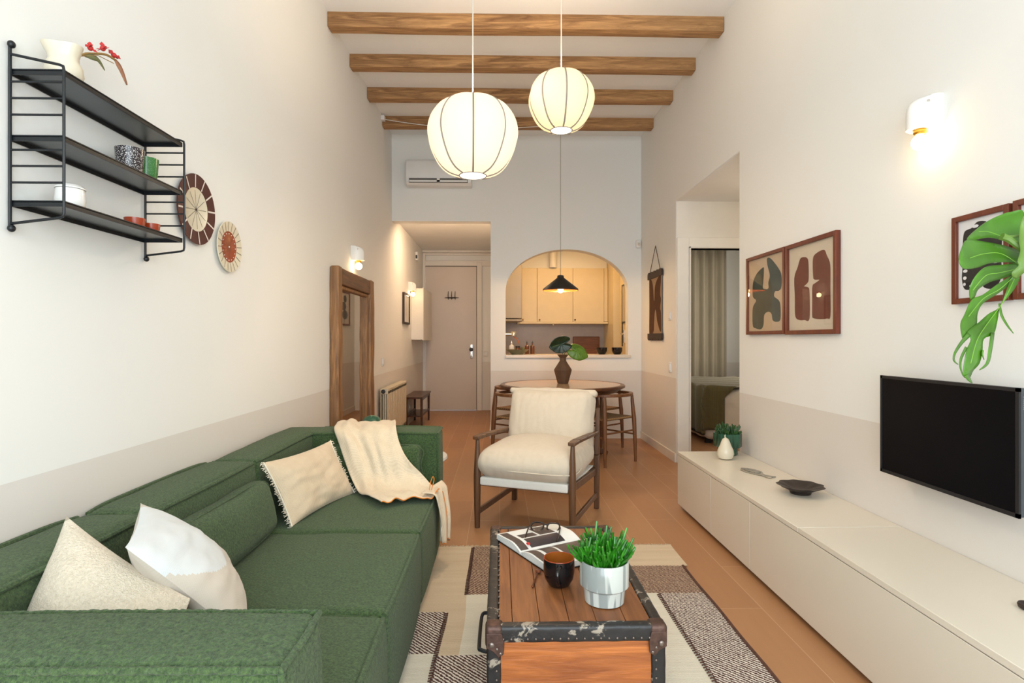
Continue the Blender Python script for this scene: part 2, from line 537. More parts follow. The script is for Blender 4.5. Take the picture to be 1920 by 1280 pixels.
# ------------------------------------------------------------------ mesh builder
class MB:
    def __init__(s):
        s.v = []
        s.f = []
        s.mi = []
        s.cur = 0
        s.T = None

    def mat(s, i):
        s.cur = i
        return s

    def add(s, vs, fs):
        b = len(s.v)
        if s.T is not None:
            vs = [s.T @ Vector(p) for p in vs]
        s.v += [tuple(p) for p in vs]
        s.f += [tuple(b + i for i in f) for f in fs]
        s.mi += [s.cur] * len(fs)
        return s

    def box(s, x0, x1, y0, y1, z0, z1, R=None, c=None):
        vs = [Vector((x, y, z)) for x in (x0, x1) for y in (y0, y1) for z in (z0, z1)]
        if R is not None:
            c = Vector(c)
            vs = [R @ (p - c) + c for p in vs]
        return s.add(vs, [(0, 1, 3, 2), (4, 6, 7, 5), (0, 4, 5, 1), (2, 3, 7, 6), (0, 2, 6, 4), (1, 5, 7, 3)])

    def beam(s, p0, p1, w0, h0, w1=None, h1=None, up=(0, 0, 1)):
        """tapered rectangular bar"""
        p0, p1 = Vector(p0), Vector(p1)
        w1 = w0 if w1 is None else w1
        h1 = h0 if h1 is None else h1
        d = (p1 - p0).normalized()
        u = Vector(up)
        a = d.cross(u)
        if a.length < 1e-4:
            a = d.cross(Vector((0, 1, 0)))
        a.normalize()
        b = a.cross(d)
        vs = []
        for p, w, h in ((p0, w0, h0), (p1, w1, h1)):
            for i, j in ((-1, -1), (1, -1), (1, 1), (-1, 1)):
                vs.append(p + a * (i * w / 2) + b * (j * h / 2))
        return s.add(vs, [(0, 3, 2, 1), (4, 5, 6, 7), (0, 1, 5, 4), (1, 2, 6, 5), (2, 3, 7, 6), (3, 0, 4, 7)])

    def tube(s, pts, r, n=8, closed=False):
        pts = [Vector(p) for p in pts]
        m = len(pts)
        rs = r if isinstance(r, (list, tuple)) else [r] * m
        vs = []
        fs = []
        prev = None
        for i, p in enumerate(pts):
            if closed:
                d = pts[(i + 1) % m] - pts[i - 1]
            else:
                d = pts[min(i + 1, m - 1)] - pts[max(i - 1, 0)]
            if d.length < 1e-9:
                d = Vector((0, 0, 1))
            d.normalize()
            if prev is None:
                a = d.orthogonal().normalized()
            else:
                a = prev - d * prev.dot(d)
                if a.length < 1e-6:
                    a = d.orthogonal()
                a.normalize()
            prev = a
            b = d.cross(a)
            for k in range(n):
                t = 2 * PI * k / n
                vs.append(p + (a * math.cos(t) + b * math.sin(t)) * rs[i])
        for i in range(m if closed else m - 1):
            for k in range(n):
                j = (i + 1) % m
                fs.append((i * n + k, i * n + (k + 1) % n, j * n + (k + 1) % n, j * n + k))
        if not closed:
            fs.append(tuple(reversed(range(n))))
            fs.append(tuple((m - 1) * n + k for k in range(n)))
        return s.add(vs, fs)

    def lathe(s, prof, c=(0, 0, 0), n=32, rf=None, axis='Z', cap=True):
        """prof: [(r, z)], optional rf(theta, z) radius factor"""
        vs = []
        fs = []
        for r, z in prof:
            for k in range(n):
                t = 2 * PI * k / n
                q = r * (rf(t, z) if rf else 1)
                if axis == 'Z':
                    p = (c[0] + q * math.cos(t), c[1] + q * math.sin(t), c[2] + z)
                elif axis == 'X':
                    p = (c[0] + z, c[1] + q * math.cos(t), c[2] + q * math.sin(t))
                else:
                    p = (c[0] + q * math.sin(t), c[1] + z, c[2] + q * math.cos(t))
                vs.append(p)
        for i in range(len(prof) - 1):
            for k in range(n):
                fs.append((i * n + k, i * n + (k + 1) % n, (i + 1) * n + (k + 1) % n, (i + 1) * n + k))
        if cap and prof[0][0] > 1e-6:
            fs.append(tuple(reversed(range(n))))
        if cap and prof[-1][0] > 1e-6:
            fs.append(tuple((len(prof) - 1) * n + k for k in range(n)))
        return s.add(vs, fs)

    def sphere(s, c, r, n=16, m=10, sc_=(1, 1, 1)):
        prof = [(max(1e-5, r * math.sin(PI * i / m)), -r * math.cos(PI * i / m)) for i in range(m + 1)]
        vs = []
        fs = []
        for q, z in prof:
            for k in range(n):
                t = 2 * PI * k / n
                vs.append((c[0] + q * math.cos(t) * sc_[0], c[1] + q * math.sin(t) * sc_[1], c[2] + z * sc_[2]))
        for i in range(m):
            for k in range(n):
                fs.append((i * n + k, i * n + (k + 1) % n, (i + 1) * n + (k + 1) % n, (i + 1) * n + k))
        return s.add(vs, fs)

    def poly(s, pts, thick=None):
        """flat polygon (list of 3D points), optional extrusion vector"""
        pts = [Vector(p) for p in pts]
        n = len(pts)
        tri = tessellate_polygon([pts])
        if thick is None:
            return s.add(pts, [tuple(t) for t in tri])
        e = Vector(thick)
        vs = pts + [p + e for p in pts]
        fs = [tuple(t) for t in tri] + [tuple(n + i for i in reversed(t)) for t in tri]
        fs += [(i, (i + 1) % n, n + (i + 1) % n, n + i) for i in range(n)]
        return s.add(vs, fs)

    def grid(s, fn, nu, nv, wrap=False):
        vs = [fn(i / nu, j / nv) for j in range(nv + 1) for i in range(nu + 1)]
        fs = [(j * (nu + 1) + i, j * (nu + 1) + i + 1, (j + 1) * (nu + 1) + i + 1, (j + 1) * (nu + 1) + i)
              for j in range(nv) for i in range(nu)]
        return s.add(vs, fs)

    def rbox(s, c, size, r, n=(10, 10, 10), bulge=(0, 0, 0), R=None, nz=None, k=3):
        """rounded, optionally bulging box"""
        h = [q / 2 for q in size]
        idx = {}
        vs = []
        fs = []

        def axis_pos(a):
            o = [-h[a] + r * i / k for i in range(k)]
            inner = [-(h[a] - r) + 2 * (h[a] - r) * i / n[a] for i in range(n[a] + 1)]
            return o + inner + [h[a] - r + r * (i + 1) / k for i in range(k)]
        P = [axis_pos(a) for a in range(3)]

        def vert(p):
            key = (round(p[0], 6), round(p[1], 6), round(p[2], 6))
            if key in idx:
                return idx[key]
            q = Vector(p)
            core = Vector([max(-(h[a] - r), min(h[a] - r, q[a])) for a in range(3)])
            d = q - core
            if d.length > 1e-9:
                # cube -> sphere mapping for even corners
                q = core + d.normalized() * r
            w = [q[a] / h[a] for a in range(3)]
            g = list(q)
            for a in range(3):
                o1, o2 = [b for b in range(3) if b != a]
                g[a] += bulge[a] * w[a] * max(0, 1 - w[o1] ** 2) ** 0.7 * max(0, 1 - w[o2] ** 2) ** 0.7
            g = Vector(g)
            if nz:
                g += nz(g, q)
            if R is not None:
                g = R @ g
            idx[key] = len(vs)
            vs.append(g + Vector(c))
            return idx[key]
        for a in range(3):
            b, e = [(1, 2), (2, 0), (0, 1)][a]
            for sgn in (-1, 1):
                A, B = P[b], P[e]
                for i in range(len(A) - 1):
                    for j in range(len(B) - 1):
                        quad = []
                        for (ii, jj) in ((i, j), (i + 1, j), (i + 1, j + 1), (i, j + 1)):
                            p = [0, 0, 0]
                            p[a] = sgn * h[a]
                            p[b] = A[ii]
                            p[e] = B[jj]
                            quad.append(vert(p))
                        if sgn < 0:
                            quad.reverse()
                        fs.append(tuple(quad))
        return s.add(vs, fs)

    def build(s, name, mats, parent=None, smooth=True, bevel=0.0, local=False, origin=None, angle=40, segs=2, subsurf=0, solid=0.0):
        me = bpy.data.meshes.new(name)
        ps = [Vector(p) for p in s.v]
        if parent is not None:
            if not local:
                inv = parent_matrix(parent).inverted()
                ps = [inv @ p for p in ps]
            off = Vector((0, 0, 0))
        else:
            if origin is None:
                xs = [p.x for p in ps]; ys = [p.y for p in ps]; zs = [p.z for p in ps]
                origin = ((min(xs) + max(xs)) / 2, (min(ys) + max(ys)) / 2, min(zs))
            off = Vector(origin)
            ps = [p - off for p in ps]
        me.from_pydata([tuple(p) for p in ps], [], s.f)
        if not isinstance(mats, (list, tuple)):
            mats = [mats]
        for mm in mats:
            me.materials.append(mm)
        me.polygons.foreach_set('material_index', s.mi)
        me.polygons.foreach_set('use_smooth', [smooth] * len(s.f))
        me.update()
        bm = bmesh.new()
        bm.from_mesh(me)
        bmesh.ops.recalc_face_normals(bm, faces=bm.faces)
        bm.to_mesh(me)
        bm.free()
        if smooth:
            me.set_sharp_from_angle(angle=math.radians(angle))
        o = bpy.data.objects.new(name, me)
        C.objects.link(o)
        if parent is not None:
            o.parent = parent
        else:
            o.location = off
        if subsurf:
            mo = o.modifiers.new('sub', 'SUBSURF')
            mo.levels = mo.render_levels = subsurf
        if solid:
            mo = o.modifiers.new('solid', 'SOLIDIFY')
            mo.thickness = solid
            mo.offset = 0
        if bevel:
            mo = o.modifiers.new('bevel', 'BEVEL')
            mo.width = bevel
            mo.segments = segs
            mo.limit_method = 'ANGLE'
            mo.angle_limit = math.radians(35)
        return o


def parent_matrix(o):
    m = Matrix.Translation(o.location) @ o.rotation_euler.to_matrix().to_4x4()
    if o.parent is not None:
        return parent_matrix(o.parent) @ m
    return m


def tag(o, label=None, cat=None, group=None, kind=None):
    if label:
        o['label'] = label
    if cat:
        o['category'] = cat
    if group:
        o['group'] = group
    if kind:
        o['kind'] = kind
    return o


def thing(name, label, cat, loc=(0, 0, 0), rz=0.0, group=None):
    o = bpy.data.objects.new(name, None)
    C.objects.link(o)
    o.empty_display_size = 0.05
    o.location = loc
    o.rotation_euler = (0, 0, rz)
    return tag(o, label, cat, group)


def struct(name, mb, mat, **kw):
    o = mb.build(name, mat, **kw)
    o['kind'] = 'structure'
    return o


def dup(root, loc, rz=0.0, label=None, group=None):
    r = root.copy()
    C.objects.link(r)
    r.location = loc
    r.rotation_euler = (0, 0, rz)
    if label:
        r['label'] = label
    if group:
        r['group'] = group
    for ch in list(root.children):
        c2 = ch.copy()
        C.objects.link(c2)
        c2.parent = r
        for g in list(ch.children):
            d = g.copy()
            C.objects.link(d)
            d.parent = c2
    return r


def smooth_curve(pts, per=6, closed=True):
    pts = [Vector(p) for p in pts]
    n = len(pts)
    out = []
    rng = range(n) if closed else range(n - 1)
    for i in rng:
        if closed:
            p0, p1, p2, p3 = pts[i - 1], pts[i], pts[(i + 1) % n], pts[(i + 2) % n]
        else:
            p0, p1, p2, p3 = pts[max(i - 1, 0)], pts[i], pts[i + 1], pts[min(i + 2, n - 1)]
        for k in range(per):
            t = k / per
            out.append(0.5 * ((2 * p1) + (p2 - p0) * t + (2 * p0 - 5 * p1 + 4 * p2 - p3) * t * t
                              + (3 * p1 - p0 - 3 * p2 + p3) * t ** 3))
    if not closed:
        out.append(pts[-1])
    return out


def fbm(p, s, seed=0.0):
    return noise.noise(Vector(p) * s + Vector((seed, seed * 1.7, seed * 0.3)))


# ================================================================== SETTING
XL, XR, YB, ZC = -1.30, 1.72, 6.84, 3.67
T = 0.12
b = MB(); b.box(XL - T, 4.6, -1.1, 9.9, -0.06, 0.0)
struct('floor', b, M['floor'], smooth=False)
b = MB(); b.box(XL - T, XR + T, -1.1, YB + T, ZC, ZC + 0.1)
struct('ceiling', b, M['ceiling'], smooth=False)
b = MB(); b.box(XL - T, XL, -1.1, 9.72, 0, ZC + 0.1)
struct('wall_left', b, M['wall'], smooth=False)
# right wall with the passage to the bedroom
b = MB()
b.box(XR, XR + T, -1.1, 4.02, 0, ZC)
b.box(XR, XR + T, 4.02, 5.48, 2.55, ZC)
b.box(XR, XR + T, 5.48, YB, 0, ZC)
struct('wall_right', b, M['wall'], smooth=False)
# wall with the balcony window behind the camera
b = MB()
b.box(XL - T, -1.05, -1.2, -1.08, 0, ZC)
b.box(1.5, XR + T, -1.2, -1.08, 0, ZC)
b.box(-1.05, 1.5, -1.2, -1.08, 2.85, ZC)
b.box(-1.05, 1.5, -1.2, -1.08, 0, 0.2)
struct('wall_front', b, M['wall'], smooth=False)
wf = MB()
for x in (-1.05, 0.2, 1.44):
    wf.box(x, x + 0.06, -1.17, -1.12, 0.2, 2.85)
wf.box(-1.05, 1.5, -1.17, -1.12, 0.2, 0.26)
wf.box(-1.05, 1.5, -1.17, -1.12, 2.79, 2.85)
struct('window_1', wf, M['white_trim'], smooth=False)

# back wall: hall opening on the left, arched hatch to the kitchen
AX0, AX1, AZ0, AZS, AZT = 0.071, 1.562, 1.0, 1.787, 2.291
def arch_pts(n=40):
    cx, hw, rise = (AX0 + AX1) / 2, (AX1 - AX0) / 2, AZT - AZS
    return [(cx - hw * math.cos(PI * i / n), AZS + rise * math.sin(PI * i / n)) for i in range(n + 1)]
b = MB()
WT = 0.16
HX = -0.11
b.box(XL, HX, YB, YB + WT, 2.625, ZC)
b.box(HX, AX0, YB, YB + WT, 0, ZC)
b.box(AX1, XR + T, YB, YB + WT, 0, ZC)
b.box(AX0, AX1, YB, YB + WT, 0, AZ0)
pa = arch_pts()
for i in range(len(pa) - 1):
    (x0, z0), (x1, z1) = pa[i], pa[i + 1]
    vs = [(x0, YB, z0), (x1, YB, z1), (x1, YB, ZC), (x0, YB, ZC)]
    vs += [(x, y + WT, z) for x, y, z in vs]
    b.add(vs, [(0, 1, 2, 3), (7, 6, 5, 4), (0, 4, 5, 1)])
struct('wall_back', b, M['wall'], smooth=False)

# kitchen shell
KY = 9.0
b = MB()
b.box(HX, HX + 0.1, YB + WT, 9.72, 0, 2.9)
struct('wall_kitchen_left', b, M['wall'], smooth=False)
b = MB()
b.box(1.78, 1.88, YB + WT, 9.2, 0, 2.8)
struct('wall_kitchen_right', b, M['wall'], smooth=False)
b = MB()
b.box(0.0, 1.8, KY, KY + 0.1, 0, 2.8)
struct('wall_kitchen_back', b, M['splash'], smooth=False)
b = MB(); b.box(HX, 1.9, YB + WT, 9.72, 2.7, 2.8)
struct('ceiling_kitchen', b, M['ceiling'], smooth=False)
# hall shell
b = MB(); b.box(XL - T, HX + 0.02, YB + WT, 9.8, 2.70, 2.8)
struct('ceiling_hall', b, M['ceiling'], smooth=False)
b = MB()
b.box(XL, -1.27, 9.6, 9.72, 0, 2.7)
b.box(-0.37, HX, 9.6, 9.72, 0, 2.7)
b.box(-1.27, -0.37, 9.6, 9.72, 2.45, 2.7)
struct('wall_hall_end', b, M['wall'], smooth=False)
# passage and bedroom shell
b = MB()
b.box(XR + T, 3.3, 3.9, 4.02, 0, 2.7)
struct('wall_passage_near', b, M['wall'], smooth=False)
b = MB()
b.box(XR + 0.004, 1.853, 5.476, 5.58, 0, 2.6)
b.box(2.70, 3.3, 5.48, 5.58, 0, 2.6)
b.box(1.853, 2.70, 5.48, 5.58, 2.085, 2.6)
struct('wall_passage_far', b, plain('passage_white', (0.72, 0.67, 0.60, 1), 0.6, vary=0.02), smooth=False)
b = MB(); b.box(3.2, 3.3, 4.02, 5.48, 0, 2.6)
struct('wall_passage_end', b, M['wall'], smooth=False)
b = MB(); b.box(XR + 0.004, 3.3, 3.95, 5.5, 2.546, 2.65)
struct('ceiling_passage', b, M['ceiling'], smooth=False)
b = MB()
b.box(4.5, 4.6, 5.5, 9.3, 0, 2.7)
struct('wall_bedroom_right', b, M['wall'], smooth=False)
b = MB(); b.box(1.88, 4.6, 9.2, 9.3, 0, 2.7)
struct('wall_bedroom_back', b, M['wall'], smooth=False)
b = MB(); b.box(3.3, 4.6, 5.45, 5.58, 0, 2.7)
struct('wall_bedroom_near', b, M['wall'], smooth=False)
b = MB(); b.box(1.80, 4.6, 5.5, 9.3, 2.65, 2.75)
struct('ceiling_bedroom', b, M['ceiling'], smooth=False)

# baseboards
b = MB(); b.box(XR - 0.014, XR, 5.48, YB, 0, 0.085)
struct('baseboard_right', b, M['white_trim'], smooth=False)
b = MB(); b.box(HX, XR, YB - 0.014, YB, 0, 0.085)
struct('baseboard_back', b, M['white_trim'], smooth=False)
b = MB(); b.box(XL, XL + 0.014, 3.5, 9.6, 0, 0.085)
struct('baseboard_left', b, M['white_trim'], smooth=False)
b = MB(); b.box(HX - 0.014, HX, YB, 9.6, 0, 0.085)
struct('baseboard_hall', b, M['white_trim'], smooth=False)

# door frames
b = MB()
b.box(1.724, 1.84, 5.455, 5.479, 0, 2.19)
b.box(1.84, 2.8, 5.455, 5.479, 2.085, 2.19)
b.box(1.84, 1.855, 5.44, 5.58, 0, 2.10)
b.box(1.84, 2.72, 5.44, 5.58, 2.085, 2.10)
struct('trim_1', b, M['white_trim'], smooth=True, bevel=0.003)
b = MB()
b.box(-1.299, -1.255, 9.56, 9.6, 0, 2.66)
b.box(-0.385, -0.30, 9.56, 9.6, 0, 2.50)
b.box(-1.299, HX, 9.57, 9.6, 2.44, 2.53)
b.box(-1.299, HX, 9.565, 9.6, 2.62, 2.66)
struct('trim_2', b, M['white_trim'], smooth=True, bevel=0.004)
# cornice in the hall
b = MB()
b.box(-1.3, HX, 9.50, 9.6, 2.655, 2.70)
struct('trim_3', b, M['white_trim'], smooth=True, bevel=0.01)

# entrance door
b = MB(); b.box(-1.25, -0.392, 9.57, 9.61, 0.012, 2.43)
door = struct('door_1', b, M['door'], smooth=True, bevel=0.004)
b = MB()
b.box(-0.392, -0.385, 9.575, 9.60, 0.0, 2.44)
b.box(-1.255, -0.385, 9.575, 9.60, 2.43, 2.44)
o = b.build('door_gap', M['gap'], door, smooth=False)
b = MB(); b.rbox((-0.479, 9.564, 0.995), (0.045, 0.012, 0.24), 0.005, (2, 2, 4))
pl = b.build('door_handle_plate', M['chrome'], door)
b = MB()
b.lathe([(0.012, 0), (0.012, -0.03), (0.03, -0.035), (0.034, -0.05), (0.025, -0.062), (0.001, -0.065)], (-0.479, 9.56, 1.03), 20, axis='Y')
b.build('door_knob', M['dark_plastic'], pl)
b = MB(); b.box(-0.484, -0.474, 9.553, 9.557, 0.9, 0.95)
b.build('keyhole', M['gap'], pl, smooth=False)
for z in (2.2, 0.3, 1.2):
    b = MB(); b.tube([(-1.255, 9.562, z - 0.06), (-1.255, 9.562, z + 0.06)], 0.009, 10)
    b.build('hinge', M['white_trim'], door)

# the little twig hook ornament on the door
t = thing('door_hook_rail', 'dark twig hook ornament with three upright pegs hanging on the entrance door', 'hook', (-0.81, 9.56, 1.9))
b = MB(); b.tube([(-0.93, 9.552, 1.90), (-0.87, 9.55, 1.903), (-0.81, 9.55, 1.90), (-0.75, 9.55, 1.903), (-0.69, 9.552, 1.902)], [0.004, 0.009, 0.011, 0.009, 0.004], 8)
b.build('bar', M['rod_dark'], t)
for x in (-0.868, -0.81, -0.752):
    b = MB(); b.tube([(x, 9.552, 1.87), (x - 0.003, 9.55, 1.94), (x, 9.553, 2.01)], [0.006, 0.006, 0.004], 8)
    b.build('peg', M['rod_dark'], t)

# kitchen door on the right wall of the kitchen
b = MB(); b.box(1.745, 1.78, 7.25, 8.18, 0, 2.55)
d2 = struct('door_2', b, M['kitchen'], smooth=True, bevel=0.003)
b = MB()
b.box(1.735, 1.75, 7.55, 7.98, 1.45, 1.95)
b.build('door_glass', M['clear_glass'], d2, smooth=False)
b = MB()
for (y0, y1, z0, z1) in ((7.53, 7.55, 1.43, 1.97), (7.98, 8.0, 1.1, 1.97), (7.53, 8.0, 1.95, 1.97), (7.53, 8.0, 1.43, 1.45)):
    b.box(1.732, 1.75, y0, y1, z0, z1)
b.build('glass_bead', M['lamp_black'], d2, smooth=False)
b = MB(); b.tube([(1.74, 7.9, 1.28), (1.70, 7.9, 1.28), (1.70, 7.8, 1.27)], 0.01, 8); b.box(1.735, 1.75, 7.87, 7.93, 1.15, 1.33)
b.build('door_handle', M['chrome'], d2)

# ceiling beams
beam0 = None
for i, (y, zt) in enumerate(((4.29, ZC), (4.92, ZC), (5.565, ZC), (6.28, ZC))):
    b = MB()
    w, h = 0.108, 0.105
    def nzf(g, q, i=i):
        a = fbm((g.x * 0.6, g.y * 3, g.z * 3), 2.5, i * 5.1)
        return Vector((0, a * 0.006, a * 0.006 + fbm((g.x, 0, 0), 0.8, i * 2.0) * 0.006))
    b.rbox((0.21, y + w / 2, zt - h / 2 - 0.001), (3.018, w, h + 0.01), 0.006, (90, 4, 4), nz=nzf)
    labels = ['rustic wooden ceiling beam nearest the camera, with a round knot', 'rustic wooden ceiling beam, second from the camera',
              'rustic wooden ceiling beam, third from the camera', 'rustic wooden ceiling beam nearest the air conditioner, lamp cable hooked on it']
    bo = b.build('ceiling_beam', M['beam'])
    tag(bo, labels[i], 'beam', 'exposed ceiling beams')

# ================================================================== SIDEBOARD, TV, RIGHT WALL
sb = thing('sideboard', 'long low cream lacquered sideboard along the right wall under the television', 'sideboard', (1.5, 2.4, 0.0))
b = MB(); b.box(1.29, XR - 0.002, 0.55, 4.01, 0.03, 0.375); b.build('body', M['sideboard'], sb, smooth=False)
b = MB(); b.box(1.36, 1.68, 0.6, 3.95, 0.0, 0.03); b.build('shadow_plinth', M['gap'], sb, smooth=False)  # dark box stands in for the shadow gap under the sideboard
b = MB(); b.box(1.268, XR - 0.002, 0.55, 2.376, 0.378, 0.400); b.build('top_panel', M['sideboard'], sb, bevel=0.002)
b = MB(); b.box(1.268, XR - 0.002, 2.380, 4.012, 0.378, 0.400); b.build('top_panel', M['sideboard'], sb, bevel=0.002)
for y0, y1 in ((0.55, 1.30), (1.304, 2.842), (2.846, 3.378), (3.382, 4.01)):
    b = MB(); b.box(1.270, 1.288, y0, y1, 0.03, 0.374); b.build('door', M['sideboard'], sb, bevel=0.0015)

tv = thing('television', 'black flat television mounted on the right wall above the cream sideboard', 'television', (1.66, 2.04, 0.64))
b = MB(); b.box(1.622, 1.66, 1.728, 2.366, 0.643, 1.046); b.build('housing', M['tv_side'], tv, bevel=0.004)
b = MB()
b.box(1.616, 1.624, 1.726, 2.368, 0.641, 0.655); b.box(1.616, 1.624, 1.726, 2.368, 1.036, 1.048)
b.box(1.616, 1.624, 1.726, 1.738, 0.641, 1.048); b.box(1.616, 1.624, 2.356, 2.368, 0.641, 1.048)
b.build('bezel', M['bezel'], tv, smooth=False)
b = MB(); b.box(1.618, 1.623, 1.737, 2.357, 0.654, 1.037); b.build('screen', M['screen'], tv, smooth=False)
b = MB(); b.box(1.66, 1.718, 1.95, 2.15, 0.75, 0.93); b.build('wall_bracket', M['bezel'], tv, smooth=False)
b = MB()
random.seed(3)
for i, (w_) in enumerate((6, 4, 6, 5, 5, 4, 5)):   # tiny vertical lettering on the side of the set
    z = 1.022 - i * 0.0062
    b.box(1.6305, 1.6345, 1.7265, 1.7278, z - 0.0042, z - 0.003)
    b.box(1.6305, 1.6315, 1.7265, 1.7278, z - 0.0042, z)
    if w_ > 4:
        b.box(1.6305, 1.6345, 1.7265, 1.7278, z - 0.001, z)
b.build('side_lettering', M['logo_grey'], tv, smooth=False)


def picture(name, label, cat, X, y0, y1, z0, z1, fw, depth, side, paper, shapes, fmat, fmat_y, group=None, glass=True):
    """framed print on a wall of constant X; side=+1: the wall is on the +X side. u runs y0 -> y1."""
    t = thing(name, label, cat, (X, (y0 + y1) / 2, z0), 0, group)
    xa, xb = (X - depth, X - 0.001) if side > 0 else (X + 0.001, X + depth)
    ya, yb = min(y0, y1), max(y0, y1)
    b = MB(); b.box(xa, xb, ya, ya + fw, z0, z1); b.box(xa, xb, yb - fw, yb, z0, z1)
    b.box(xa, xb, ya + fw, yb - fw, z0, z0 + fw); b.box(xa, xb, ya + fw, yb - fw, z1 - fw, z1)
    b.build('frame', fmat, t, bevel=0.002)
    xp = X - side * depth * 0.45
    b = MB(); b.box(min(xp, xp + side * 0.003), max(xp, xp + side * 0.003), ya + fw * 0.8, yb - fw * 0.8, z0 + fw * 0.8, z1 - fw * 0.8)
    pr = b.build('print', paper, t, smooth=False)
    pr['label'] = 'sheet of art paper'
    iy0 = y0 + (fw if y1 > y0 else -fw)
    iy1 = y1 - (fw if y1 > y0 else -fw)
    k = 0
    for pts, mat, lvl in shapes:
        xs = xp - side * 0.0006 * lvl
        cv = smooth_curve([(p[0], p[1], 0) for p in pts], 5)
        b = MB()
        b.poly([(xs, iy0 + (iy1 - iy0) * p.x, z0 + fw + (z1 - z0 - 2 * fw) * p.y) for p in cv])
        b.build('painted_shape', mat, pr, smooth=False)
    if glass:
        xg = X - side * depth * 0.8
        b = MB(); b.add([(xg, ya + fw, z0 + fw), (xg, yb - fw, z0 + fw), (xg, yb - fw, z1 - fw), (xg, ya + fw, z1 - fw)], [(0, 1, 2, 3)])
        b.build('glass_pane', M['glass'], t, smooth=False)
    return t


def n1(pts):
    o = []
    for x, y in pts:
        top = 405 - (x - 48) * 0.327
        # perspective-correct position across the sheet
        hh = 1178 - top
        h0, h1 = 773.0, 888.0
        u = ((hh - h0) / (h1 - h0)) * (h0 / hh) / (((h1 - h0) / h1)) * ((h1 - h0) / h1) if False else (1 / h0 - 1 / hh) / (1 / h0 - 1 / h1)
        o.append((u, (1178 - y) / hh))
    return o


def n2(pts):
    o = []
    for x, y in pts:
        top = 258 - (x - 480) * 0.30
        bot = 1180 - (x - 480) * 0.034
        hh = bot - top
        h0, h1 = 922.0, 1053.0
        o.append(((1 / h0 - 1 / hh) / (1 / h0 - 1 / h1), (bot - y) / hh))
    return o


s1 = n1([(190, 470), (196, 520), (190, 640), (188, 705), (240, 705), (240, 640), (255, 560), (232, 450), (228, 375), (262, 372), (335, 470), (372, 560), (372, 690),
         (345, 735), (310, 738), (300, 795), (345, 840), (362, 900), (362, 1050), (330, 1080), (285, 1062), (272, 990), (240, 965), (200, 1000), (192, 1110),
         (165, 1158), (115, 1145), (85, 1110), (85, 920), (118, 838), (85, 790), (88, 640), (125, 540)])
picture('framed_print', 'framed print of a dark blue-green horned shape, farthest picture on the right wall', 'picture', XR, 3.86, 3.338, 1.232, 1.754,
        0.022, 0.025, 1, M['paper_tan'], [(s1, M['ink_green'], 1)], M['frame_wood'], None, 'framed prints on the right wall')
s2 = n2([(600, 362), (648, 345), (680, 370), (688, 450), (688, 600), (672, 645), (640, 678), (680, 688), (697, 740), (697, 1045), (640, 1060), (590, 1060), (545, 1015), (540, 800), (535, 580), (570, 460)])
s3 = n2([(850, 268), (880, 330), (916, 440), (918, 700), (918, 1015), (880, 1045), (800, 1050), (740, 1040), (725, 1010), (725, 850), (728, 680), (760, 640), (802, 606), (750, 602), (735, 560), (733, 370), (770, 305)])
picture('framed_print', 'framed print of two red-brown rounded blocks with a white star gap between them', 'picture', XR, 3.322, 2.813, 1.228, 1.752,
        0.024, 0.028, 1, M['paper'], [(s2, M['ink_brown'], 1), (s3, M['ink_brown'], 1)], M['frame_wood'], None, 'framed prints on the right wall')
blob = [(0.1, 0.72), (0.14, 0.86), (0.3, 0.89), (0.42, 0.95), (0.6, 0.93), (0.66, 0.86), (0.86, 0.84), (0.92, 0.7), (0.9, 0.45), (0.92, 0.25), (0.8, 0.1), (0.6, 0.1),
        (0.45, 0.17), (0.3, 0.11), (0.14, 0.12), (0.08, 0.25), (0.09, 0.4), (0.05, 0.5), (0.1, 0.6)]
def oval(cx, cy, a, b_, k=10):
    return [(cx + a * math.cos(2 * PI * i / k), cy + b_ * math.sin(2 * PI * i / k)) for i in range(k)]
holes = [oval(0.38, 0.90, 0.07, 0.02), oval(0.5, 0.62, 0.06, 0.03), oval(0.72, 0.6, 0.1, 0.035), oval(0.16, 0.35, 0.05, 0.02), oval(0.15, 0.26, 0.04, 0.022),
         oval(0.14, 0.18, 0.03, 0.02), oval(0.6, 0.25, 0.16, 0.04), oval(0.35, 0.15, 0.1, 0.025), oval(0.55, 0.42, 0.05, 0.02), oval(0.8, 0.42, 0.08, 0.025), oval(0.75, 0.76, 0.07, 0.03)]
picture('framed_print', 'framed print of a black blob pierced by white ovals, behind the monstera leaf', 'picture', XR, 2.091, 1.852, 1.331, 1.655,
        0.02, 0.022, 1, M['paper_white'], [(blob, M['ink_black'], 1)] + [(h_, M['paper_white'], 2) for h_ in holes], M['frame_wood'], None, 'framed prints on the right wall')
picture('framed_print', 'framed print cut by the right edge of the photo, beside the black blob print', 'picture', XR, 1.837, 1.60, 1.331, 1.658,
        0.02, 0.022, 1, M['paper_white'], [([(0.2, 0.2), (0.3, 0.8), (0.6, 0.9), (0.8, 0.5), (0.7, 0.15)], M['ink_black'], 1)], M['frame_wood'], None, 'framed prints on the right wall')
# print on the hall wall, seen in the leaning mirror
picture('framed_print', 'narrow framed print of stacked dark leaf shapes, reflected in the leaning mirror', 'picture', HX, 8.62, 9.24, 1.42, 1.95,
        0.025, 0.025, 1, M['paper'], [(oval(0.6, 0.82, 0.16, 0.12), M['ink_black'], 1), (oval(0.45, 0.57, 0.26, 0.14), M['ink_black'], 1), (oval(0.58, 0.3, 0.28, 0.15), M['ink_black'], 1),
                                      ([(0.48, 0.08), (0.52, 0.08), (0.56, 0.8), (0.52, 0.8)], M['ink_black'], 1)], M['frame_wood'], None)
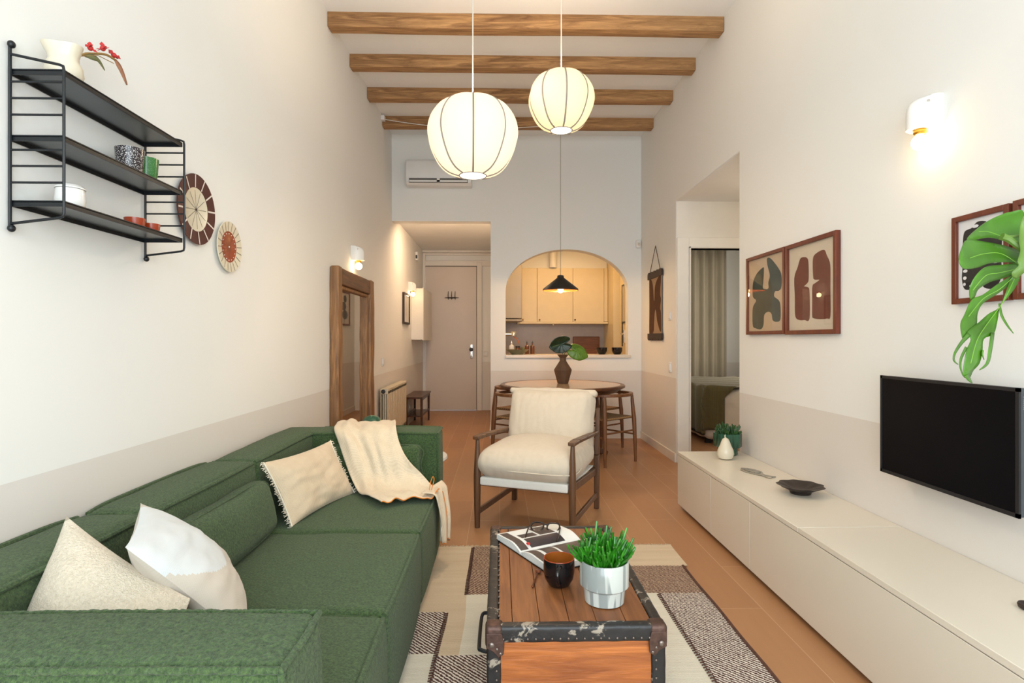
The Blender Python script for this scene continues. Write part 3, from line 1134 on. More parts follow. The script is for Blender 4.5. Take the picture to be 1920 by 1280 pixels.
# small frame in the hall
picture('framed_print', 'small pale print in a dark frame on the left hall wall beside the wall lamp', 'picture', XL, 7.562, 8.044, 1.41, 1.832,
        0.025, 0.03, -1, M['paper'], [(oval(0.5, 0.5, 0.2, 0.3), M['paper_tan'], 1)], M['rod_dark'], None)


def sconce(label, wx, y, ztop, side, power, rr=0.055):
    """porcelain wall lamp holder with bare bulb; side=+1 wall on the +X side"""
    d = -side
    t = thing('wall_lamp', label, 'wall lamp', (wx, y, ztop - 0.12))
    b = MB()
    cx = wx + d * 0.055
    prof = []
    H_ = 0.125
    b2 = []
    # body: D-shaped column with a rounded shoulder towards the room
    nseg = 10
    rows = []
    for i in range(nseg + 1):
        f = i / nseg
        z = ztop - H_ + H_ * f
        k = 1.0 if f < 0.5 else math.sqrt(max(0.0, 1 - ((f - 0.5) / 0.5) ** 2)) * 0.65 + 0.35
        rows.append((z, k))
    vs = []
    n = 24
    for z, k in rows:
        for j in range(n):
            a = -PI / 2 + PI * j / (n - 1)
            vs.append((wx + d * (0.02 + (0.085) * k * math.cos(a) - 0.02 * 0), y + 0.052 * math.sin(a), z))
    fs = []
    for i in range(nseg):
        for j in range(n - 1):
            fs.append((i * n + j, i * n + j + 1, (i + 1) * n + j + 1, (i + 1) * n + j))
        fs.append((i * n + n - 1, i * n, (i + 1) * n, (i + 1) * n + n - 1))
    fs.append(tuple(range(n)))
    fs.append(tuple(nseg * n + j for j in range(n)))
    b.add(vs, fs)
    b.box(min(wx, wx + d * 0.022), max(wx, wx + d * 0.022), y - 0.052, y + 0.052, ztop - H_, ztop)
    b.build('lamp_holder', M['porcelain'], t)
    b = MB(); b.lathe([(0.022, 0.0), (0.024, -0.012), (0.018, -0.02)], (cx, y, ztop - H_), 16)
    b.build('bulb_socket', M['brass'], t)
    b = MB(); b.sphere((cx, y, ztop - H_ - 0.05), 0.030, 16, 12)
    b.build('bulb', M['bulb'], t)
    b = MB(); b.tube([(wx + d * 0.06, y - 0.0505, ztop - 0.03), (wx + d * 0.06, y - 0.054, ztop - 0.03)], 0.005, 10)
    b.build('screw', M['chrome'], t)
    l = point_light('wall_lamp_light', (cx, y, ztop - H_ - 0.05), power, WARM, 0.03)
    return t


sconce('white porcelain wall lamp with glowing bulb high on the right wall', XR, 2.205, 2.155, 1, 20)
sconce('white porcelain wall lamp with glowing bulb above the leaning mirror', XL, 5.02, 2.02, -1, 16)
sconce('white porcelain wall lamp with glowing bulb in the hall beside the fuse cabinet', XL, 8.12, 2.02, -1, 9)

# wall hanging
t = thing('wall_hanging', 'long brown and beige fabric wall hanging with dark scalloped rods on the right wall', 'wall hanging', (XR - 0.01, 6.16, 1.18))
hy0, hy1 = 5.885, 6.435
def scal(z0, z1, up, bulgex=0.0):
    n = 5
    pts = [(hy0, z0), (hy1, z0)] if up else [(hy0, z1), (hy1, z1)]
    zz = z1 if up else z0
    sgn = 1 if up else -1
    for i in range(n):
        for k in range(7):
            a = PI * k / 6
            y = hy1 - (hy1 - hy0) * (i + (1 - math.cos(a)) / 2) / n
            pts.append((y, zz + sgn * 0.028 * math.sin(a)))
    return pts
b = MB(); b.poly([(XR - 0.03, y, z) for y, z in scal(1.875, 1.925, True)], (0.02, 0, 0)); b.build('top_rod', M['rod_dark'], t, smooth=False)
b = MB(); b.poly([(XR - 0.03, y, z) for y, z in scal(1.215, 1.265, False)], (0.02, 0, 0)); b.build('bottom_rod', M['rod_dark'], t, smooth=False)
b = MB(); b.box(XR - 0.018, XR - 0.012, hy0 + 0.03, hy1 - 0.03, 1.25, 1.89); b.build('fabric_panel', M['tapestry'], t, smooth=False)
b = MB()
def tp(u, v_): return (XR - 0.0195, hy1 - 0.03 - (hy1 - hy0 - 0.06) * u, 1.26 + 0.61 * v_)
shape = [(0.03, 0.98), (0.22, 0.98), (0.34, 0.85), (0.4, 0.62), (0.46, 0.62), (0.5, 0.85), (0.75, 0.99), (0.97, 0.99), (0.9, 0.7), (0.97, 0.6), (0.9, 0.45), (0.97, 0.35), (0.97, 0.03),
         (0.7, 0.2), (0.58, 0.4), (0.5, 0.42), (0.42, 0.2), (0.36, 0.03), (0.03, 0.03), (0.06, 0.5)]
b.poly([tp(p.x, p.y) for p in smooth_curve([(a, c_, 0) for a, c_ in shape], 4)])
b.build('brown_motif', M['tapestry_brown'], t, smooth=False)
b = MB(); b.tube([(XR - 0.02, hy0 + 0.06, 1.93), (XR - 0.012, 6.165, 2.225), (XR - 0.02, hy1 - 0.06, 1.93)], 0.004, 6)
b.build('hanging_cord', M['dark_cord'], t)


def wall_plate(label, side, X, y, z, w=0.085, h=0.085, name='light_switch', cat='switch', group=None, mat='white_plastic'):
    t = thing(name, label, cat, (X, y, z - h / 2), 0, group)
    d = -side * 0.011
    b = MB(); b.box(min(X, X + d), max(X, X + d), y - w / 2, y + w / 2, z - h / 2, z + h / 2); b.build('plate', M[mat], t, bevel=0.003)
    b = MB(); b.box(min(X, X + d * 1.6), max(X, X + d * 1.6), y - w * 0.32, y + w * 0.32, z - h * 0.32, z + h * 0.32); b.build('rocker', M[mat], t, bevel=0.002)
    return t


wall_plate('white light switch on the left wall above the radiator', -1, XL, 6.3, 0.95, 0.1, 0.09)
wall_plate('white switch on the right wall beside the fabric wall hanging', 1, XR, 5.66, 1.436, 0.08, 0.09, group=None)
wall_plate('lower white switch on the right wall, left of the bedroom passage', 1, XR, 5.66, 0.92, 0.08, 0.10)
t = thing('light_switch', 'square white switch on the wall right of the entrance door', 'switch', (-0.235, 9.6, 0.91))
b = MB(); b.box(-0.275, -0.195, 9.588, 9.6, 0.915, 0.998); b.build('plate', M['white_trim'], t, bevel=0.003)
b = MB(); b.box(-0.26, -0.21, 9.583, 9.59, 0.93, 0.983); b.build('rocker', M['white_plastic'], t, bevel=0.002)
t = thing('motion_sensor', 'small white motion sensor on the back wall right of the arch', 'sensor', (1.69, YB, 2.32))
b = MB(); b.rbox((1.683, YB - 0.02, 2.355), (0.065, 0.04, 0.10), 0.018, (3, 2, 4)); b.build('housing', M['porcelain'], t)
b = MB(); b.sphere((1.683, YB - 0.042, 2.35), 0.018, 12, 8); b.build('lens', M['sideboard'], t)
t = thing('thermostat', 'small white box with dark display high on the left hall wall', 'intercom', (XL, 8.81, 2.42))
b = MB(); b.box(XL, XL + 0.035, 8.74, 8.88, 2.42, 2.55); b.build('housing', M['white_plastic'], t, bevel=0.004)
b = MB(); b.box(XL + 0.005, XL + 0.03, 8.736, 8.742, 2.445, 2.50); b.build('display', M['dark_plastic'], t, smooth=False)

# fuse cabinet in the hall
t = thing('wall_cabinet', 'shallow white fuse cabinet on the left hall wall beside the entrance door', 'cabinet', (XL, 8.75, 1.19))
b = MB(); b.box(XL, -1.135, 8.34, 9.3, 1.195, 1.95); b.build('body', M['white_trim'], t, bevel=0.003)
b = MB(); b.box(-1.135, -1.12, 8.335, 9.3, 1.185, 1.96); b.build('door', M['white_trim'], t, bevel=0.003)

# air conditioner
t = thing('air_conditioner', 'white wall air conditioner on the back wall above the hall opening', 'air conditioner', (-0.72, YB, 3.01))
b = MB()
prof = [(0, 3.02), (-0.15, 3.012), (-0.19, 3.04), (-0.205, 3.12), (-0.205, 3.27), (-0.19, 3.305), (0, 3.322)]
vs = [(x, YB - 0.001 + y, z) for x in (-1.10, -0.335) for y, z in prof]
n = len(prof)
b.add(vs, [tuple(range(n)), tuple(reversed(range(n, 2 * n)))] + [(i, (i + 1) % n, n + (i + 1) % n, n + i) for i in range(n)])
b.build('housing', M['white_plastic'], t, bevel=0.008, smooth=True)
b = MB(); b.box(-1.06, -0.375, YB - 0.212, YB - 0.19, 3.035, 3.085); b.build('air_outlet', M['ac_slot'], t, smooth=False)
b = MB()
R_ = Matrix.Rotation(0.5, 3, 'X')
b.box(-1.055, -0.38, YB - 0.222, YB - 0.216, 3.038, 3.06)
b.box(-0.735, -0.70, YB - 0.222, YB - 0.21, 3.035, 3.085)
b.build('louvre', M['white_plastic'], t, smooth=False)
b = MB(); b.box(-0.5, -0.40, YB - 0.2075, YB - 0.205, 3.115, 3.122); b.build('brand_mark', M['ac_slot'], t, smooth=False)

# ================================================================== PENDANTS
def lantern(name, label, c, R, H_, rt, rb, mat, nr, power, col, em):
    """ribbed fabric globe; c = centre, H_ height"""
    t = thing(name, label, 'pendant lamp', (c[0], c[1], c[2] - H_ / 2), 0, 'fabric globe pendants')
    ctl = [(rb / R, 0.0), (0.56, 0.05), (0.76, 0.16), (0.92, 0.34), (0.995, 0.50), (0.985, 0.63), (0.91, 0.76), (0.74, 0.90), (0.54, 0.97), (rt / R, 1.0)]
    prof = [(p.x * R, -H_ / 2 + H_ * p.y) for p in smooth_curve([(a_, b_, 0) for a_, b_ in ctl], 3, False)]
    ph = -PI / 2 + 0.06
    def rf(th_, z):
        w = abs(z) / (H_ / 2)
        return 1 - 0.085 * (1 - abs(math.sin((th_ - ph) * nr / 2)) ** 0.7)
    b = MB(); b.lathe(prof, c, nr * 10, rf=rf, cap=False)
    sh = b.build('lampshade', mat, t, angle=80)
    for k in range(nr):
        a = ph + 2 * PI * k / nr
        pts = [(c[0] + (r * 0.915 + 0.003) * math.cos(a), c[1] + (r * 0.915 + 0.003) * math.sin(a), c[2] + z) for r, z in prof]
        b = MB(); b.tube(pts, 0.0052, 6); b.build('rib', M['rib'], t)
    b = MB(); b.lathe([(rb * 0.90, 0.004), (rb * 0.90, 0.0)], (c[0], c[1], c[2] - H_ / 2), 32)
    b.build('diffuser', em, t)
    b = MB(); b.tube([(c[0] + rb * 0.93 * math.cos(2 * PI * k / 32), c[1] + rb * 0.93 * math.sin(2 * PI * k / 32), c[2] - H_ / 2) for k in range(32)], 0.003, 6, closed=True)
    b.build('bottom_ring', M['rib'], t)
    b = MB(); b.tube([(c[0] + rt * 0.93 * math.cos(2 * PI * k / 32), c[1] + rt * 0.93 * math.sin(2 * PI * k / 32), c[2] + H_ / 2) for k in range(32)], 0.003, 6, closed=True)
    b.build('top_ring', M['rib'], t)
    b = MB(); b.tube([(c[0], c[1], c[2] + H_ / 2 - 0.1), (c[0], c[1], ZC)], 0.0035, 8)
    b.build('cord', M['cord'], t)
    b = MB(); b.lathe([(0.05, 0), (0.05, -0.02), (0.02, -0.05), (0.004, -0.06)], (c[0], c[1], ZC), 24)
    b.build('ceiling_rose', M['white_plastic'], t)
    point_light('pendant_light', (c[0], c[1], c[2]), power, col, 0.06)
    # light leaving through the open bottom and top of the shade
    for nm, z, rx, pw, rr_ in (('pendant_downlight', c[2] - H_ / 2 - 0.003, 0, power * 4.2, rb), ('pendant_uplight', c[2] + H_ / 2 + 0.003, PI, power * 4.2, rt)):
        l = area_light(nm, (c[0], c[1], z), (rx, 0, 0), rr_ * 1.7, rr_ * 1.7, pw, (1.0, 0.76, 0.52))
        l.data.shape = 'DISK'
    return t


lantern('pendant_lamp', 'larger white ribbed fabric globe pendant, left and lower of the two', (-0.152, 3.2, 2.337), 0.262, 0.425, 0.085, 0.082, M['shade_white'], 8, 2.0, (1.0, 0.80, 0.58), M['diffuser'])
lantern('pendant_lamp', 'smaller cream ribbed fabric globe pendant, right and higher of the two', (0.382, 3.5, 2.67), 0.207, 0.35, 0.062, 0.072, M['shade_warm'], 8, 1.4, (1.0, 0.76, 0.48), M['diffuser'])

# dark dining pendant
t = thing('pendant_lamp', 'dark metal cone pendant with glowing bulb hanging before the kitchen arch', 'pendant lamp', (0.668, 6.2, 1.70))
cx, cy = 0.668, 6.2
b = MB(); b.lathe([(0.035, 1.885), (0.04, 1.875), (0.192, 1.755), (0.196, 1.738), (0.190, 1.735)], (cx, cy, 0), 40, cap=False); b.build('lampshade', M['lamp_black'], t)
b = MB(); b.lathe([(0.034, 1.868), (0.188, 1.75), (0.190, 1.735)], (cx, cy, 0), 40, cap=False); ob = b.build('shade_lining', M['copper_and_reflection'], t); ob['label'] = 'copper coloured inside'
b = MB(); b.lathe([(0.02, 1.905), (0.035, 1.9), (0.04, 1.875), (0.02, 1.87)], (cx, cy, 0), 24); b.build('cap', M['lamp_black'], t)
b = MB(); b.lathe([(0.012, 1.80), (0.026, 1.77), (0.032, 1.745), (0.026, 1.72), (0.001, 1.708)], (cx, cy, 0), 20); b.build('bulb', M['bulb_small'], t)
b = MB(); b.lathe([(0.018, 1.87), (0.018, 1.80)], (cx, cy, 0), 16); b.build('socket', M['lamp_black'], t)
b = MB(); b.tube([(cx, cy, 1.90), (cx, cy, ZC - 0.125), (cx, cy + 0.05, ZC - 0.122)], 0.003, 8); b.build('cord', M['grey_cord'], t)
b = MB()
pts = []
for i in range(25):
    f = i / 24
    x = XL + 0.02 + (cx - XL - 0.02) * f
    pts.append((x, cy + 0.03 * (1 - f), 3.615 - 0.30 * f * (1 - f) * (1.0) - 0.05 * f))
b.tube(pts, 0.0045, 8); b.build('supply_cable', M['cord'], t)
b = MB(); b.box(XL, XL + 0.04, cy, cy + 0.07, 3.60, 3.65); b.build('junction_box', M['white_plastic'], t, bevel=0.004)
point_light('dining_pendant_light', (cx, cy, 1.695), 17, (1.0, 0.64, 0.32), 0.03)

# ================================================================== LEFT WALL: SHELF, PLATES
t = thing('wall_shelf', 'black wire wall shelf with three metal boards on the left wall', 'shelf', (XL, 1.80, 1.49))
SX = -1.152
for y in (1.52, 2.09):
    zb, zt = 1.493, 1.978
    b = MB()
    b.tube([(XL + 0.008, y, zb), (XL + 0.008, y, zt)], 0.0042, 8)
    fp = [(XL + 0.008, y, zt - 0.025), (SX - 0.012, y, zt - 0.052), (SX - 0.002, y, zt - 0.056), (SX, y, zt - 0.066), (SX, y, zb + 0.042), (SX - 0.002, y, zb + 0.032), (SX - 0.012, y, zb + 0.028), (XL + 0.008, y, zb + 0.012)]
    b.tube(fp, 0.0038, 8)
    sf = b.build('side_frame', M['black_metal'], t)
    for z in [1.880, 1.8365, 1.793, 1.70, 1.6575, 1.614]:
        b = MB(); b.tube([(XL + 0.008, y, z), (SX, y, z)], 0.003, 6); b.build('rung', M['black_metal'], sf)
    for z in (zb, zt):
        b = MB(); b.sphere((XL + 0.012, y, z), 0.010, 12, 8, (0.9, 1, 1)); b.build('wall_fixing', M['black_metal'], sf)
for z in (1.913, 1.738, 1.565):
    b = MB()
    b.box(XL + 0.004, SX - 0.004, 1.524, 2.086, z - 0.002, z)
    sh_ = b.build('shelf_board', M['shelf_steel'], t, smooth=False)
    b = MB()
    b.box(SX - 0.007, SX - 0.004, 1.524, 2.086, z - 0.013, z + 0.003)
    b.box(XL + 0.004, XL + 0.007, 1.524, 2.086, z - 0.013, z + 0.003)
    b.box(XL + 0.007, SX - 0.007, 1.524, 1.527, z - 0.013, z + 0.003)
    b.box(XL + 0.007, SX - 0.007, 2.083, 2.086, z - 0.013, z + 0.003)
    b.build('raised_edge', M['black_metal'], sh_, smooth=False)

# jug on the top shelf with a dried stem
SH = [1.9145, 1.7395, 1.5665]
t = thing('ceramic_jug', 'cream ceramic jug with wavy rim on the top shelf board', 'jug', (-1.228, 1.62, SH[0]))
b = MB()
def jrf(a, z):
    k = max(0, (z - 0.07) / 0.04)
    return 1 + 0.16 * k * math.cos(3 * a + 0.6) + 0.02 * math.cos(2 * a)
b.lathe([(0.03, 0), (0.042, 0.012), (0.047, 0.032), (0.044, 0.052), (0.036, 0.068), (0.036, 0.08), (0.043, 0.097), (0.046, 0.108), (0.042, 0.108), (0.033, 0.08), (0.033, 0.06), (0.032, 0.03)],
        (-1.228, 1.62, SH[0]), 40, rf=jrf)
b.build('body', M['stone_ceramic'], t)
t = thing('dried_flower_stem', 'dried stem with red buds and brown leaf leaning out of the cream jug', 'dried flower', (-1.228, 1.62, SH[0] + 0.02))
P0 = Vector((-1.23, 1.635, SH[0] + 0.03))
stem = [P0, Vector((-1.225, 1.675, 2.025)), Vector((-1.222, 1.73, 2.06)), Vector((-1.22, 1.78, 2.082)), Vector((-1.22, 1.822, 2.086))]
b = MB(); b.tube(smooth_curve(stem, 5, False), 0.0035, 6); b.tube([stem[1], Vector((-1.21, 1.73, 2.055)), Vector((-1.21, 1.80, 2.065))], 0.0012, 5); b.build('stem', M['stem'], t)
random.seed(11)
for p in (Vector((-1.22, 1.712, 2.068)), Vector((-1.22, 1.765, 2.094)), Vector((-1.22, 1.815, 2.098))):
    b = MB()
    for k in range(7):
        d = Vector((random.uniform(-1, 1), random.uniform(-1, 1), random.uniform(-0.4, 1))).normalized()
        q = d.orthogonal().normalized() * 0.007
        b.add([p, p + d * 0.012 + q, p + d * 0.02, p + d * 0.012 - q], [(0, 1, 2, 3)])
    b.sphere(p, 0.008, 10, 6)
    b.build('bud', M['red_flower'], t)
def leafstrip(b, pts, ws, nrm):
    pts = smooth_curve(pts, 5, False)
    n_ = len(pts)
    vs = []
    for i, p in enumerate(pts):
        f = i / (n_ - 1) * (len(ws) - 1)
        k = min(int(f), len(ws) - 2)
        w = ws[k] + (ws[k + 1] - ws[k]) * (f - k)
        d = (pts[min(i + 1, n_ - 1)] - pts[max(i - 1, 0)]).normalized()
        a = d.cross(Vector(nrm)).normalized() * w / 2
        vs += [p - a, p + Vector(nrm).normalized() * w * 0.12, p + a]
    fs = []
    for i in range(n_ - 1):
        fs += [(3 * i, 3 * i + 1, 3 * i + 4, 3 * i + 3), (3 * i + 1, 3 * i + 2, 3 * i + 5, 3 * i + 4)]
    b.add(vs, fs)
b = MB(); leafstrip(b, [(-1.22, 1.818, 2.088), (-1.215, 1.84, 2.065), (-1.21, 1.862, 2.025)], [0.006, 0.018, 0.014, 0.005], (1, -0.3, 0)); o = b.build('leaf', M['dry_leaf'], t, solid=0.0008); o['label'] = 'brown curled leaf'
b = MB(); leafstrip(b, [(-1.225, 1.69, 2.035), (-1.21, 1.725, 2.042), (-1.205, 1.752, 2.02)], [0.004, 0.022, 0.010, 0.002], (1, -0.6, 0.3)); o = b.build('leaf', M['olive_leaf'], t, solid=0.0008); o['label'] = 'dull green leaf'

def cup(name, label, cat, c, r0, r1, h, mat, inner=None, group=None, th_=0.003):
    t = thing(name, label, cat, c, 0, group)
    b = MB()
    b.lathe([(r0 * 0.9, 0), (r0, 0.004), (r0 + (r1 - r0) * 0.55, h * 0.45), (r1, h), (r1 - th_, h)], c, 36, cap=False)
    b.add([(c[0] + r0 * 0.9 * math.cos(2 * PI * k / 24), c[1] + r0 * 0.9 * math.sin(2 * PI * k / 24), c[2]) for k in range(24)], [tuple(range(24))])
    b.build('body', mat, t)
    b = MB(); b.lathe([(r1 - th_, h), (r0 + (r1 - r0) * 0.5 - th_, h * 0.45), (r0 - th_, 0.006), (0.001, 0.006)], c, 36, cap=False)
    b.build('lining', inner or mat, t)
    return t
cup('tumbler', 'black cup speckled with white on the middle shelf board', 'cup', (-1.222, 1.895, SH[1]), 0.034, 0.043, 0.088, M['speckle_black'])
cup('tumbler', 'green speckled cup behind the black one on the middle shelf board', 'cup', (-1.228, 1.99, SH[1]), 0.031, 0.039, 0.086, M['speckle_green'])
t = thing('sugar_bowl', 'small white lidded pot on the bottom shelf board', 'pot', (-1.225, 1.64, SH[2]))
b = MB(); b.lathe([(0.028, 0), (0.034, 0.008), (0.037, 0.03), (0.034, 0.06)], (-1.225, 1.64, SH[2]), 32); b.build('body', M['porcelain'], t)
b = MB(); b.lathe([(0.037, 0.061), (0.037, 0.064), (0.031, 0.071), (0.018, 0.076), (0.001, 0.078)], (-1.225, 1.64, SH[2]), 32); b.build('lid', M['porcelain'], t)
cup('small_dish', 'small orange glazed dish on the bottom shelf board, nearer of the two', 'dish', (-1.228, 1.93, SH[2]), 0.026, 0.032, 0.040, M['orange_glaze'])
cup('small_dish', 'small orange glazed dish on the bottom shelf board, farther of the two', 'dish', (-1.222, 2.01, SH[2]), 0.022, 0.028, 0.037, M['orange_glaze'])

def wall_plate_disc(label, yc, zc, R, mode):
    t = thing('decorative_plate', label, 'plate', (XL, yc, zc - R), 0, 'round plates on the left wall')
    c = (XL, yc, zc)
    outer, inner = (M['plate_brown'], M['plate_cream']) if mode == 0 else (M['plate_cream'], M['plate_rust'])
    b = MB(); b.lathe([(R * 0.55, 0.0), (R, 0.014), (R, 0.019), (R * 0.62, 0.014)], c, 56, axis='X', cap=False)
    b.build('rim', outer, t)
    b = MB(); b.lathe([(R * 0.62, 0.0141), (R * 0.6, 0.0125), (0.002, 0.0125)], c, 56, axis='X', cap=False)
    b.build('centre', inner, t)
    nseg = 12 if mode == 0 else 20
    b = MB()
    for k in range(nseg):
        a = 2 * PI * k / nseg + 0.12
        ca, sa = math.cos(a), math.sin(a)
        w = 0.0035 if mode == 0 else 0.0012
        r0, r1 = R * 0.63, R * 0.985
        vs = []
        for r, xx in ((r0, 0.0158), (r1, 0.0198)):
            for sgn in (-1, 1):
                vs.append((XL + xx, yc + r * ca - sgn * w * sa, zc + r * sa + sgn * w * ca))
        b.add(vs, [(0, 1, 3, 2)])
    b.build('rim_lines', M['white_line'] if mode == 0 else M['line_dark'], t, smooth=False)
    b = MB()
    for k in range(nseg):
        a = 2 * PI * k / nseg + 0.12
        ca, sa = math.cos(a), math.sin(a)
        w = 0.0008
        vs = []
        for r in (0.0, R * (0.55 if mode == 0 else 0.5)):
            for sgn in (-1, 1):
                vs.append((XL + 0.0135, yc + r * ca - sgn * w * sa, zc + r * sa + sgn * w * ca))
        b.add(vs, [(0, 1, 3, 2)])
    b.build('centre_lines', M['line_dark'] if mode == 0 else M['dry_leaf'], t, smooth=False)
    b = MB(); b.sphere((XL + 0.0135, yc, zc), 0.004, 10, 6)
    if mode == 1:
        for k in range(16):
            a = 2 * PI * k / 16
            b.sphere((XL + 0.0135, yc + R * 0.53 * math.cos(a), zc + R * 0.53 * math.sin(a)), 0.0025, 8, 5)
    b.build('dots', M['line_dark'] if mode == 0 else M['white_line'], t)
wall_plate_disc('large round wall plate with dark brown segmented rim beside the wire shelf', 2.426, 1.75, 0.148, 0)
wall_plate_disc('smaller round wall plate with rust centre and cream rim', 2.716, 1.639, 0.119, 1)

# ================================================================== MIRROR, RADIATOR, BENCH
def mirror():
    t = thing('floor_mirror', 'large mirror in a worn wooden frame leaning on the left wall behind the sofa', 'mirror', (XL + 0.05, 5.0, 0.0))
    y0, y1, zt, w = 4.34, 5.56, 1.765, 0.135
    xb, xf = XL + 0.004, XL + 0.075
    for ya, yb, nm in ((y0, y0 + w * 0.75, 'near'), (y1 - w, y1, 'far')):
        b = MB()
        def nzf(g, q): return Vector((fbm(g, 5, 3) * 0.006, fbm(g, 6, 9) * 0.008, 0))
        b.rbox(((xb + xf) / 2, (ya + yb) / 2, zt / 2), (xf - xb, yb - ya, zt), 0.012, (3, 6, 50), nz=nzf)
        b.build('stile', M['mirror_wood'], t)
    for za, zb in ((zt - w, zt - 0.004), (0.0, w)):
        b = MB(); b.rbox(((xb + xf) / 2 - 0.004, (y0 + y1) / 2, (za + zb) / 2), (xf - xb - 0.01, y1 - y0 - 2 * w * 0.8, zb - za), 0.01, (3, 20, 4)); b.build('rail', M['mirror_wood_y'], t)
    b = MB()
    for (ya, yb, za, zb) in ((y0 + w * 0.75, y0 + w * 0.75 + 0.03, w, zt - w), (y1 - w - 0.03, y1 - w, w, zt - w), (y0 + w, y1 - w, w, w + 0.03), (y0 + w, y1 - w, zt - w - 0.03, zt - w)):
        b.box(xb + 0.005, xf - 0.03, ya, yb, za, zb)
    b.build('inner_moulding', M['mirror_wood'], t, bevel=0.008)
    b = MB(); b.box(xb + 0.008, xb + 0.014, y0 + w * 0.7, y1 - w * 0.9, w * 0.9, zt - w * 0.9); b.build('mirror_glass', M['mirror'], t, smooth=False)
mirror()

t = thing('radiator', 'cream column radiator on the left wall between mirror and bench', 'radiator', (XL + 0.06, 6.58, 0.1))
ry0, ry1, rz0, rz1 = 6.03, 7.22, 0.12, 0.675
ns = 12
wd = (ry1 - ry0) / ns
rad_sec = None
for k in range(ns):
    y = ry0 + wd * (k + 0.5)
    if rad_sec is None:
        b = MB()
        b.box(XL + 0.03, XL + 0.115, -wd / 2 + 0.002, wd / 2 - 0.002, rz1 - 0.06, rz1)
        b.box(XL + 0.03, XL + 0.115, -wd / 2 + 0.002, wd / 2 - 0.002, rz0, rz0 + 0.05)
        for xx in (0.03, 0.055, 0.080, 0.103):
            b.box(XL + xx, XL + xx + 0.012, -wd / 2 + 0.006, wd / 2 - 0.006, rz0, rz1 - 0.02)
        b.box(XL + 0.05, XL + 0.10, -0.006, 0.006, rz0, rz1 - 0.04)
        rad_sec = b.build('radiator_section', M['rad'], t, bevel=0.006, local=True)
        base_off = Vector((0, 0, 0)) - t.location
        rad_sec.location = (base_off.x, y - t.location.y, base_off.z)
    else:
        c2 = rad_sec.copy()
        C.objects.link(c2)
        c2.parent = t
        c2.location = (-t.location.x, y - t.location.y, -t.location.z)
b = MB(); b.lathe([(0.022, 0), (0.022, -0.012), (0.014, -0.018), (0.013, -0.024)], (XL + 0.065, ry0, rz1 - 0.03), 20, axis='Y'); b.build('end_plug', M['dark_plastic'], t)
b = MB(); b.tube([(XL + 0.065, ry1, rz0 + 0.03), (XL + 0.065, ry1 + 0.05, rz0 + 0.03), (XL + 0.065, ry1 + 0.05, 0.0)], 0.011, 10); b.build('pipe', M['rad'], t)
b = MB(); b.box(XL, XL + 0.04, ry0 + 0.2, ry0 + 0.24, rz0 + 0.3, rz0 + 0.33); b.box(XL, XL + 0.04, ry1 - 0.24, ry1 - 0.2, rz0 + 0.3, rz0 + 0.33); b.build('bracket', M['rad'], t, smooth=False)

t = thing('entry_bench', 'small dark wooden bench with lower shelf in the hall beside the radiator', 'bench', (-1.16, 8.03, 0))
b = MB(); b.box(-1.285, -1.03, 7.56, 8.5, 0.405, 0.43); b.build('top', M['bench_wood'], t, bevel=0.004)
b = MB(); b.box(-1.265, -1.05, 7.66, 8.40, 0.15, 0.165); b.build('shelf', M['bench_wood'], t, bevel=0.003)
for x, y in ((-1.26, 7.66), (-1.055, 7.66), (-1.26, 8.42), (-1.055, 8.42)):
    b = MB(); b.beam((x, y, 0), (x, y, 0.405), 0.026, 0.026, 0.034, 0.034); b.build('leg', M['bench_wood'], t, bevel=0.003)
for x in (-1.26, -1.055):
    b = MB(); b.box(x - 0.008, x + 0.008, 7.66, 8.42, 0.37, 0.405); b.build('apron', M['bench_wood'], t, smooth=False)
    b = MB(); b.box(x - 0.008, x + 0.008, 7.66, 8.42, 0.165, 0.185); b.build('side_rail', M['bench_wood'], t, smooth=False)

# ================================================================== SOFA
sofa = thing('sofa', 'long green boucle modular sofa along the left wall', 'sofa', (-0.83, 2.2, 0))
ZT, ZS = 0.665, 0.37
XF = -0.34
random.seed(5)
def softn(a, s_, seed):
    def f(g, q):
        return Vector((fbm(g, s_, seed), fbm(g, s_, seed + 9), fbm(g, s_, seed + 17))) * a
    return f
def curl(a, s_):
    def f(g, q):
        k = fbm(g, s_, 2.0) + 0.6 * fbm(g, s_ * 2.1, 7.0)
        n_ = Vector(q)
        # push outwards along the dominant direction
        return Vector((fbm(g, s_, 31.0), fbm(g, s_, 47.0), k)) * a
    return f
def piping(b, pts, r=0.008, closed=False):
    pts = smooth_curve(pts, 4, closed)
    b.tube(pts, r, 7, closed)

# near armrest, finely modelled curls because it fills the foreground
b = MB()
b.rbox(((XL + 0.026 + XF - 0.012) / 2, 1.028, 0.03 + (ZT - 0.03) / 2), (XF - 0.012 - XL - 0.026, 0.205, ZT - 0.03), 0.028, (230, 52, 150), (0.02, 0.010, 0.014), nz=curl(0.0024, 120))
arm1 = b.build('armrest', M['green'], sofa, angle=180)
b = MB()
xe, yn, yf = XF - 0.014, 0.928, 1.129
def cl(p, a=0.0022, s_=140):
    p = Vector(p)
    return p + Vector((fbm(p, s_, 3), fbm(p, s_, 13), fbm(p, s_, 23))) * a
def dense(pts, step=0.004):
    o = []
    for i in range(len(pts) - 1):
        p, q = Vector(pts[i]), Vector(pts[i + 1])
        m_ = max(1, int((q - p).length / step))
        for k in range(m_):
            o.append(cl(p.lerp(q, k / m_)))
    o.append(cl(Vector(pts[-1])))
    return o
def arc_line(x0, x1, y, z, bz, n=24):
    return [(x0 + (x1 - x0) * i / n, y, z + bz * (1 - (2 * i / n - 1) ** 2)) for i in range(n + 1)]
b.tube(dense(arc_line(XL + 0.03, xe - 0.006, yn + 0.003, ZT - 0.006, 0.004)), 0.0065, 8)
b.tube(dense(arc_line(XL + 0.03, xe - 0.006, yf - 0.003, ZT - 0.006, 0.004)), 0.0065, 8)
